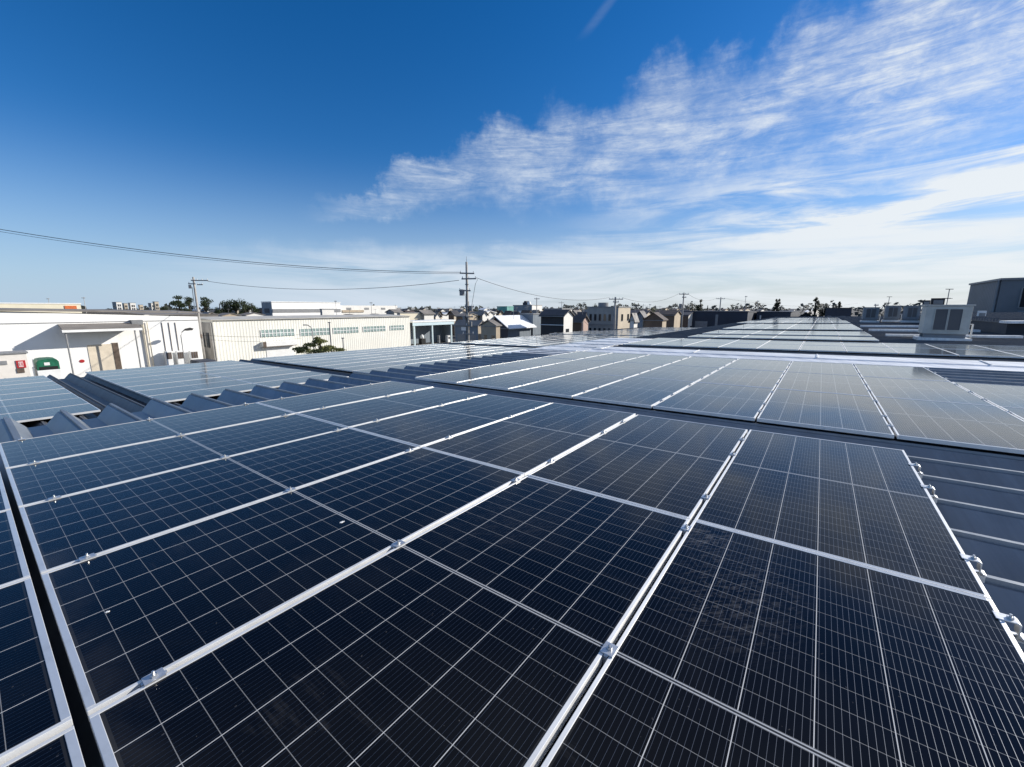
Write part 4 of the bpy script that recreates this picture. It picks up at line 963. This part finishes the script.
# the far treeline reads as one mass
tl = MB(); rn = random.Random(3)
for k in range(9000):
    a = rn.uniform(-56, 56); rr = rn.uniform(330, 400)
    x = math.sin(R(a)) * rr; y = math.cos(R(a)) * rr
    hh = (9.3 + 1.8 * math.sin(a * .9) + 1.3 * math.sin(a * 2.7 + 1) + 1.0 * math.sin(a * 7.1)) * (1.0 if a > 3 else .78)
    z = hh * rn.random() ** .6
    q = Vector((x, y, z)); v1 = Vector((rn.gauss(0, 1), rn.gauss(0, 1), rn.gauss(0, 1))).normalized(); v2 = v1.orthogonal().normalized(); e = rn.uniform(.7, 1.6)
    tl.poly([q - v1 * e, q + v2 * e * .7, q + v1 * e, q - v2 * e * .7])
tag(tl.build('treeline', mat('far_foliage', (.05, .058, .05), .9, 0, .4, .05)), 'low dark line of trees along the whole horizon', 'treeline', kind='stuff')

# ------------------------------------------------------------------ poles and cables
def pole(px, ytop, Y, label, arms, r=0.17, lean=(0, 0)):
    t = at(px, ytop, Y); ob = empty('utility_pole', Vector((t.x, t.y, 0)), label, 'utility pole', 'utility poles')
    q = MB(); q.tube([(0, 0, 0), (lean[0] * .5, 0, t.z * .5), (lean[0], 0, t.z)], r, 12, r2=r * .62); q.build('pole', M_pole, ob, smooth=True)
    for (dz, l0, l1, ang) in arms:
        d = Vector((math.cos(ang), math.sin(ang), 0)); z = t.z - dz
        q = MB(); q.box(l0, l1, -.07 - r, .07 - r, z - .065, z + .065, m=Matrix.Rotation(ang, 4, 'Z')); ar = q.build('crossarm', M_greyp, ob)
        q = MB(); n = max(2, int((l1 - l0) / .45))
        for k in range(n):
            x = l0 + .08 + (l1 - l0 - .16) * k / (n - 1); c_ = Matrix.Rotation(ang, 4, 'Z') @ Vector((x, -r, z + .05))
            q.tube([c_, c_ + Vector((0, 0, .1)), c_ + Vector((0, 0, .2))], .05, 8, r2=.03)
        q.build('insulator', M_porc, ar)
    return ob, t
p1, t1 = pole(466.5, 262, 44, 'tall utility pole crowded with crossarms in the middle of the picture', [(1.15, -.75, .75, .3), (1.7, -.5, 1.1, -.25), (2.9, -.85, .35, .2), (4.55, -.3, .7, .1), (5.6, -.2, .55, .3), (6.5, -.2, .4, .1), (7.4, -.6, .6, .25)], .18)
z = t1.z
for (dx_, dz_, rr, hh) in ((-.52, 3.4, .26, .62), (.40, 5.0, .2, .55), (-.34, 5.9, .16, .4), (.34, 6.6, .14, .5)):
    q = MB(); q.tube([(dx_, -.12, z - dz_), (dx_, -.12, z - dz_ + hh)], rr, 14); q.build('transformer', M_greyp, p1)
q = MB(); q.tube([(.1, 0, z - 5.2), (.5, -.1, z - 4.3), (.9, -.15, z - 2.2), (1.15, -.15, z - 1.75)], .022, 6); q.tube([(-.12, -.16, z - 3.2), (-.14, -.18, z - 5.5), (-.13, -.18, z - 8)], .03, 6); q.tube([(.16, -.1, z - 4), (.2, -.1, z - 7.5)], .025, 6); q.build('drop_wire', M_wire, p1)
q = MB(); q.tube([(0, 0, z - .05), (0, 0, z + .55)], .03, 6, r2=.015); q.build('lightning_rod', M_greyp, p1)
for dz_ in (8.3, 6.9, 5.95, 4.9, 2.3):
    q = MB(); q.tube([(-.0, 0, z - dz_), (0, 0, z - dz_ + .09)], .20, 12); q.build('band', M_greyp, p1)
p2, t2 = pole(193.2, 277, 56.5, 'leaning concrete utility pole at the corner of the white warehouse', [(.45, -.2, 1.9, .12), (.9, -.6, .3, .1), (1.0, .5, 1.2, .1)], .19)
z = t2.z
q = MB(); q.tube([(-.5, -.15, z - 1.5), (-.5, -.15, z - 1.05)], .16, 12); q.build('transformer', M_greyp, p2)
q = MB(); q.box(-.3, .3, -.42, -.2, z - 8.1, z - 7.6); q.build('switch_box', M_rust, p2)
q = MB(); q.tube([(-.22, -.15, z - 1.3), (-.24, -.2, z - 4), (-.22, -.2, z - 7.6)], .035, 6); q.build('conduit', M_greyp, p2)
p3, t3 = pole(615.5, 297, 68, 'utility pole in front of the apartment block', [(.35, -1.2, 1.2, .2), (.8, -.5, .5, .2)], .24)
p4, t4 = pole(684, 292.6, 80, 'utility pole beside the dark trees right of the brown houses', [(.3, -1.1, .9, .2), (.9, -.4, .4, .2)], .17)
q = MB(); q.tube([(-.55, -.2, t4.z - 3.0), (-.55, -.2, t4.z - 2.1)], .3, 12); q.build('transformer', M_greyp, p4)
p5, t5 = pole(721, 297.2, 110, 'utility pole over the long navy shed', [(.4, -1.5, 1.0, .2)], .2)
p6, t6 = pole(536.8, 297.5, 95, 'thin utility pole behind the white roofed shed', [(.3, -.6, .6, .2)], .13)
for i, (x, yt, Y, lab) in enumerate(((335.5, 300.5, 130, 'thin pole left of the roof vents on the far white factory'), (371, 302, 120, 'thin pole in front of the far white factory wing'), (584, 302, 120, 'thin pole left of the apartment block skyline'), (650, 304, 140, 'thin pole behind the wide brown house'), (746, 295.8, 130, 'thin pole between the navy shed and the lone tree'), (758, 300.5, 140, 'short thin pole left of the lone thin tree'), (83.5, 297, 110, 'thin dark pole beside the cream building'), (48, 298, 130, 'thin pole above the cream flat building'), (876, 303.8, 70, 'thin pole behind the rooftop air units'))):
    pole(x, yt, Y, lab, [(.25, -.4, .4, .2)], .09)
# lamp posts in front of the cream hall
for (px_, yt, Y, lab, wd) in ((329.3, 322.8, 54, 'plain grey post in front of the cream hall windows', .09), (342.8, 338.5, 50, 'short post with a flat head before the cream hall', .06)):
    t = at(px_, yt, Y); ob = empty('post', Vector((t.x, t.y, 0)), lab, 'post')
    q = MB(); q.tube([(0, 0, 0), (0, 0, t.z)], wd, 8); q.build('shaft', M_greyp, ob)
    q = MB(); q.box(-.16, .16, -.1, .1, t.z + .003, t.z + .1); q.build('cap', M_greyp, ob)
t = at(312, 325, 55); ob = empty('street_lamp', Vector((t.x, t.y, 0)), 'curved street lamp in front of the cream hall windows', 'lamp')
q = MB(); q.tube([(0, 0, 0), (0, 0, t.z - .9), (-.15, 0, t.z - .3), (-.6, 0, t.z)], .06, 8); q.build('pole', M_greyp, ob)
q = MB(); q.box(-1.15, -.6, -.15, .15, t.z - .06, t.z + .06); q.build('lamp_head', M_greyp, ob, bevel=.02)

def cable(a, b, sag, r, label, n=28):
    q = MB(); a = Vector(a); b = Vector(b)
    pts = [a.lerp(b, k / n) - Vector((0, 0, sag * 4 * (k / n) * (1 - k / n))) for k in range(n + 1)]
    q.tube(pts, r, 6); return tag(q.build('power_cable', M_wire, smooth=True), label, 'cable', 'power cables')
cable(at(-60, 219, 34), t1 + Vector((-.6, -.3, -1.05)), 1.0, .026, 'thick twin cable from the upper left to the tall pole')
cable(at(-60, 221.5, 34), t1 + Vector((-.3, -.3, -1.2)), 1.0, .016, 'thin lower cable of the pair from the upper left to the tall pole')
cable(t2 + Vector((1.8, .1, -.55)), t1 + Vector((-.8, -.2, -1.85)), 1.0, .026, 'cable slung between the leaning pole and the tall pole')
cable(t1 + Vector((1.0, -.3, -1.6)), t3 + Vector((-1.1, -.2, -.1)), 1.15, .022, 'cable from the tall pole to the pole at the apartment block')
cable(t3 + Vector((1.1, -.1, -.1)), t4 + Vector((-1.0, -.1, -.2)), 1.1, .022, 'cable between the apartment block pole and the pole by the trees')
cable(t4 + Vector((.8, -.1, -.3)), t5 + Vector((-1.4, -.1, -.3)), .9, .022, 'cable between the tree side pole and the pole over the navy shed')
cable(t5 + Vector((1.0, 0, -.3)), at(860, 303, 150), 1.6, .022, 'cable running right from the pole over the navy shed')
cable(at(-40, 336.6, 42), t2 + Vector((-.1, -.3, -8.3)), .25, .03, 'upper dark cable crossing the white warehouse front')
cable(at(-40, 342.2, 42), t2 + Vector((-.1, -.3, -8.9)), .25, .022, 'lower dark cable crossing the white warehouse front')
cable(t2 + Vector((.1, -.3, -7.7)), at(300, 334.5, 62), .3, .022, 'upper cable crossing the cream hall from the leaning pole')
cable(t2 + Vector((.1, -.3, -8.2)), at(302, 338, 62), .45, .016, 'lower cable crossing the cream hall from the leaning pole')
# aerials
for (px_, yt, yb, Y, lab) in ((949.5, 289.5, 306, 40, 'rooftop aerial with a flat top behind the large air unit'), (889.5, 297, 307, 60, 'thin rooftop aerial above the left air units')):
    t = at(px_, yt, Y); b = at(px_, yb, Y); ob = empty('aerial', Vector((t.x, t.y, 0)), lab, 'aerial')
    q = MB(); q.tube([(0, 0, 0), (0, 0, t.z)], .035, 6); q.build('mast', M_greyp, ob)
    q = MB(); q.box(-.35, .35, -.03, .03, t.z + .003, t.z + .06); q.box(-.5, .25, -.03, .03, t.z - .82, t.z - .79)
    for k in range(5): q.box(-.45 + k * .16, -.43 + k * .16, -.25, .25, t.z - .86, t.z - .823)
    q.build('aerial_arm', M_dark, ob)
print('panels', NP[0])
